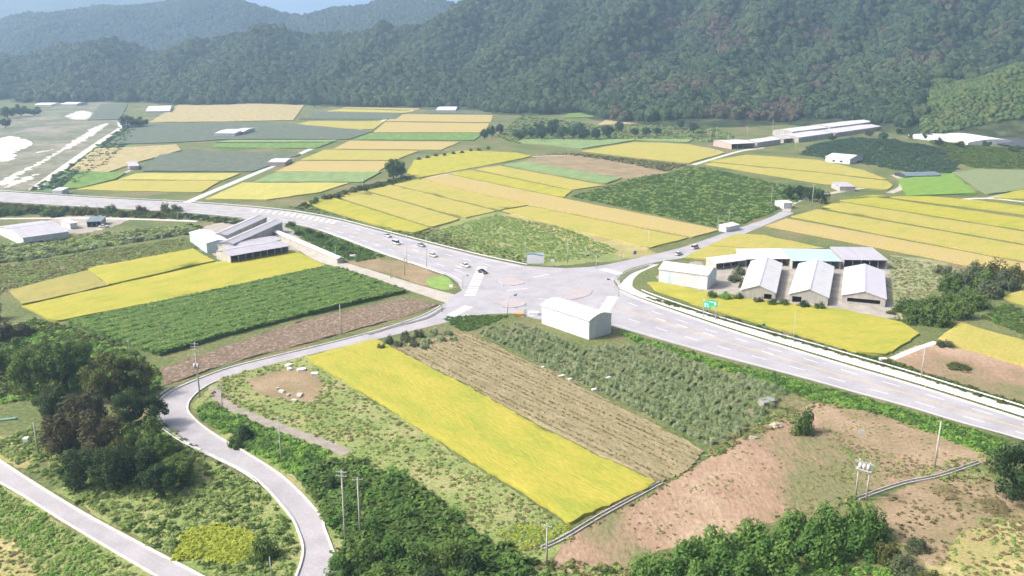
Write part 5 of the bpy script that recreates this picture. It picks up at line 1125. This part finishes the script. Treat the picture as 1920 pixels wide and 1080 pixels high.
weeds('dry_grass', [(1640, 945), (1780, 895), (1850, 892), (1920, 960), (1850, 990), (1740, 1040), (1660, 990)], 1.2, ('straw', 'olive', 'straw'), .3, .7, 'withered weeds on the bare ground below the ditch', 41, dens=.45)
weeds('dry_grass', [(-60, 1000), (20, 1010), (60, 1045), (80, 1090), (-60, 1120)], 1.0, ('straw', 'meadow'), .3, .7, 'dry grass on the bare corner below the lower road', 42, dens=.5)
weeds('verge_grass', [(1700, 882), (1845, 850), (1900, 880), (1860, 905), (1780, 905)], 1.1, ('meadow', 'olive'), .4, .9, 'grass along the ditch beside the dark round tree', 43, dens=.7)
weeds('verge_grass', [(1320, 846), (1420, 796), (1450, 770), (1490, 760), (1500, 790), (1430, 812), (1340, 858)], 1.1, ('meadow', 'vine', 'straw'), .4, 1.0, 'grass at the lower end of the orchard', 44, dens=.75)
for k_, (pts_, s_) in enumerate([([(1035, 1015), (1250, 903), (1335, 848), (1425, 800), (1440, 806), (1340, 862), (1262, 910), (1050, 1024)], 36), ([(1200, 1050), (1420, 978), (1560, 938), (1650, 916), (1650, 926), (1570, 952), (1430, 996), (1220, 1070)], 37), ([(1500, 770), (1535, 748), (1640, 768), (1750, 808), (1760, 818), (1640, 782), (1540, 762), (1510, 782)], 38)]):
    weeds('earth_edge_weeds', pts_, 1.0, ('meadow', 'straw', 'olive'), .3, .8, ['sparse weeds between the orchard end and the red earth plot', 'sparse weeds between the red earth and the thick shrub row', 'sparse weeds between the brown plot and the highway verge'][k_], s_, dens=.55)
weeds('earth_weeds', [(1120, 1000), (1260, 920), (1420, 815), (1535, 760), (1640, 780), (1800, 860), (1640, 915), (1400, 985), (1200, 1040)], 1.4, ('meadow', 'straw', 'straw'), .2, .5, 'thin weeds scattered over the red earth plot', 39, dens=.35)
for (px, py) in [(1655, 262), (1685, 252), (1700, 245), (1720, 250), (1740, 262), (1630, 256), (1705, 262), (1800, 278), (1850, 275), (1900, 285), (1760, 274), (1560, 264)]:
    tree(px, py, _rv.uniform(5, 8), _rv.uniform(8, 12), _rv.choice(['mid', 'blue', 'olive']), 'small tree among the far farm roofs and greenhouses', 'trees among the far farm roofs')
for (px, py, h, d) in [(640, 1075, 4, 6), (690, 1060, 5, 7), (740, 1050, 4.5, 7), (790, 1065, 5, 7), (840, 1060, 5, 7), (890, 1075, 4.5, 7), (720, 1095, 4, 7), (800, 1100, 4, 7), (700, 1000, 4, 6), (760, 980, 4, 6), (650, 960, 3.5, 6), (620, 920, 3.5, 5)]:
    bush(px, py, h, d, _rv.choice(['mid', 'vine', 'dark']), 'full bush in the thicket beside the local road', 'thicket bushes beside the local road')
# ---- haze
hz = bpy.data.materials.new('valley_haze'); hz.use_nodes = True; t = hz.node_tree; t.nodes.remove(t.nodes['Principled BSDF'])
pv = t.nodes.new('ShaderNodeVolumePrincipled'); pv.inputs['Color'].default_value = (.48, .70, 1.0, 1); pv.inputs['Density'].default_value = .00021; pv.inputs['Anisotropy'].default_value = .3
t.links.new(pv.outputs[0], t.nodes['Material Output'].inputs['Volume'])
bm = bmesh.new(); bmesh.ops.create_cube(bm, size=1)
for v in bm.verts: v.co = Vector((v.co.x * 17000, v.co.y * 13000 + 6100, (v.co.z + .5) * 720 - 6))
tag(bm_obj('haze', bm, hz), kind='stuff')
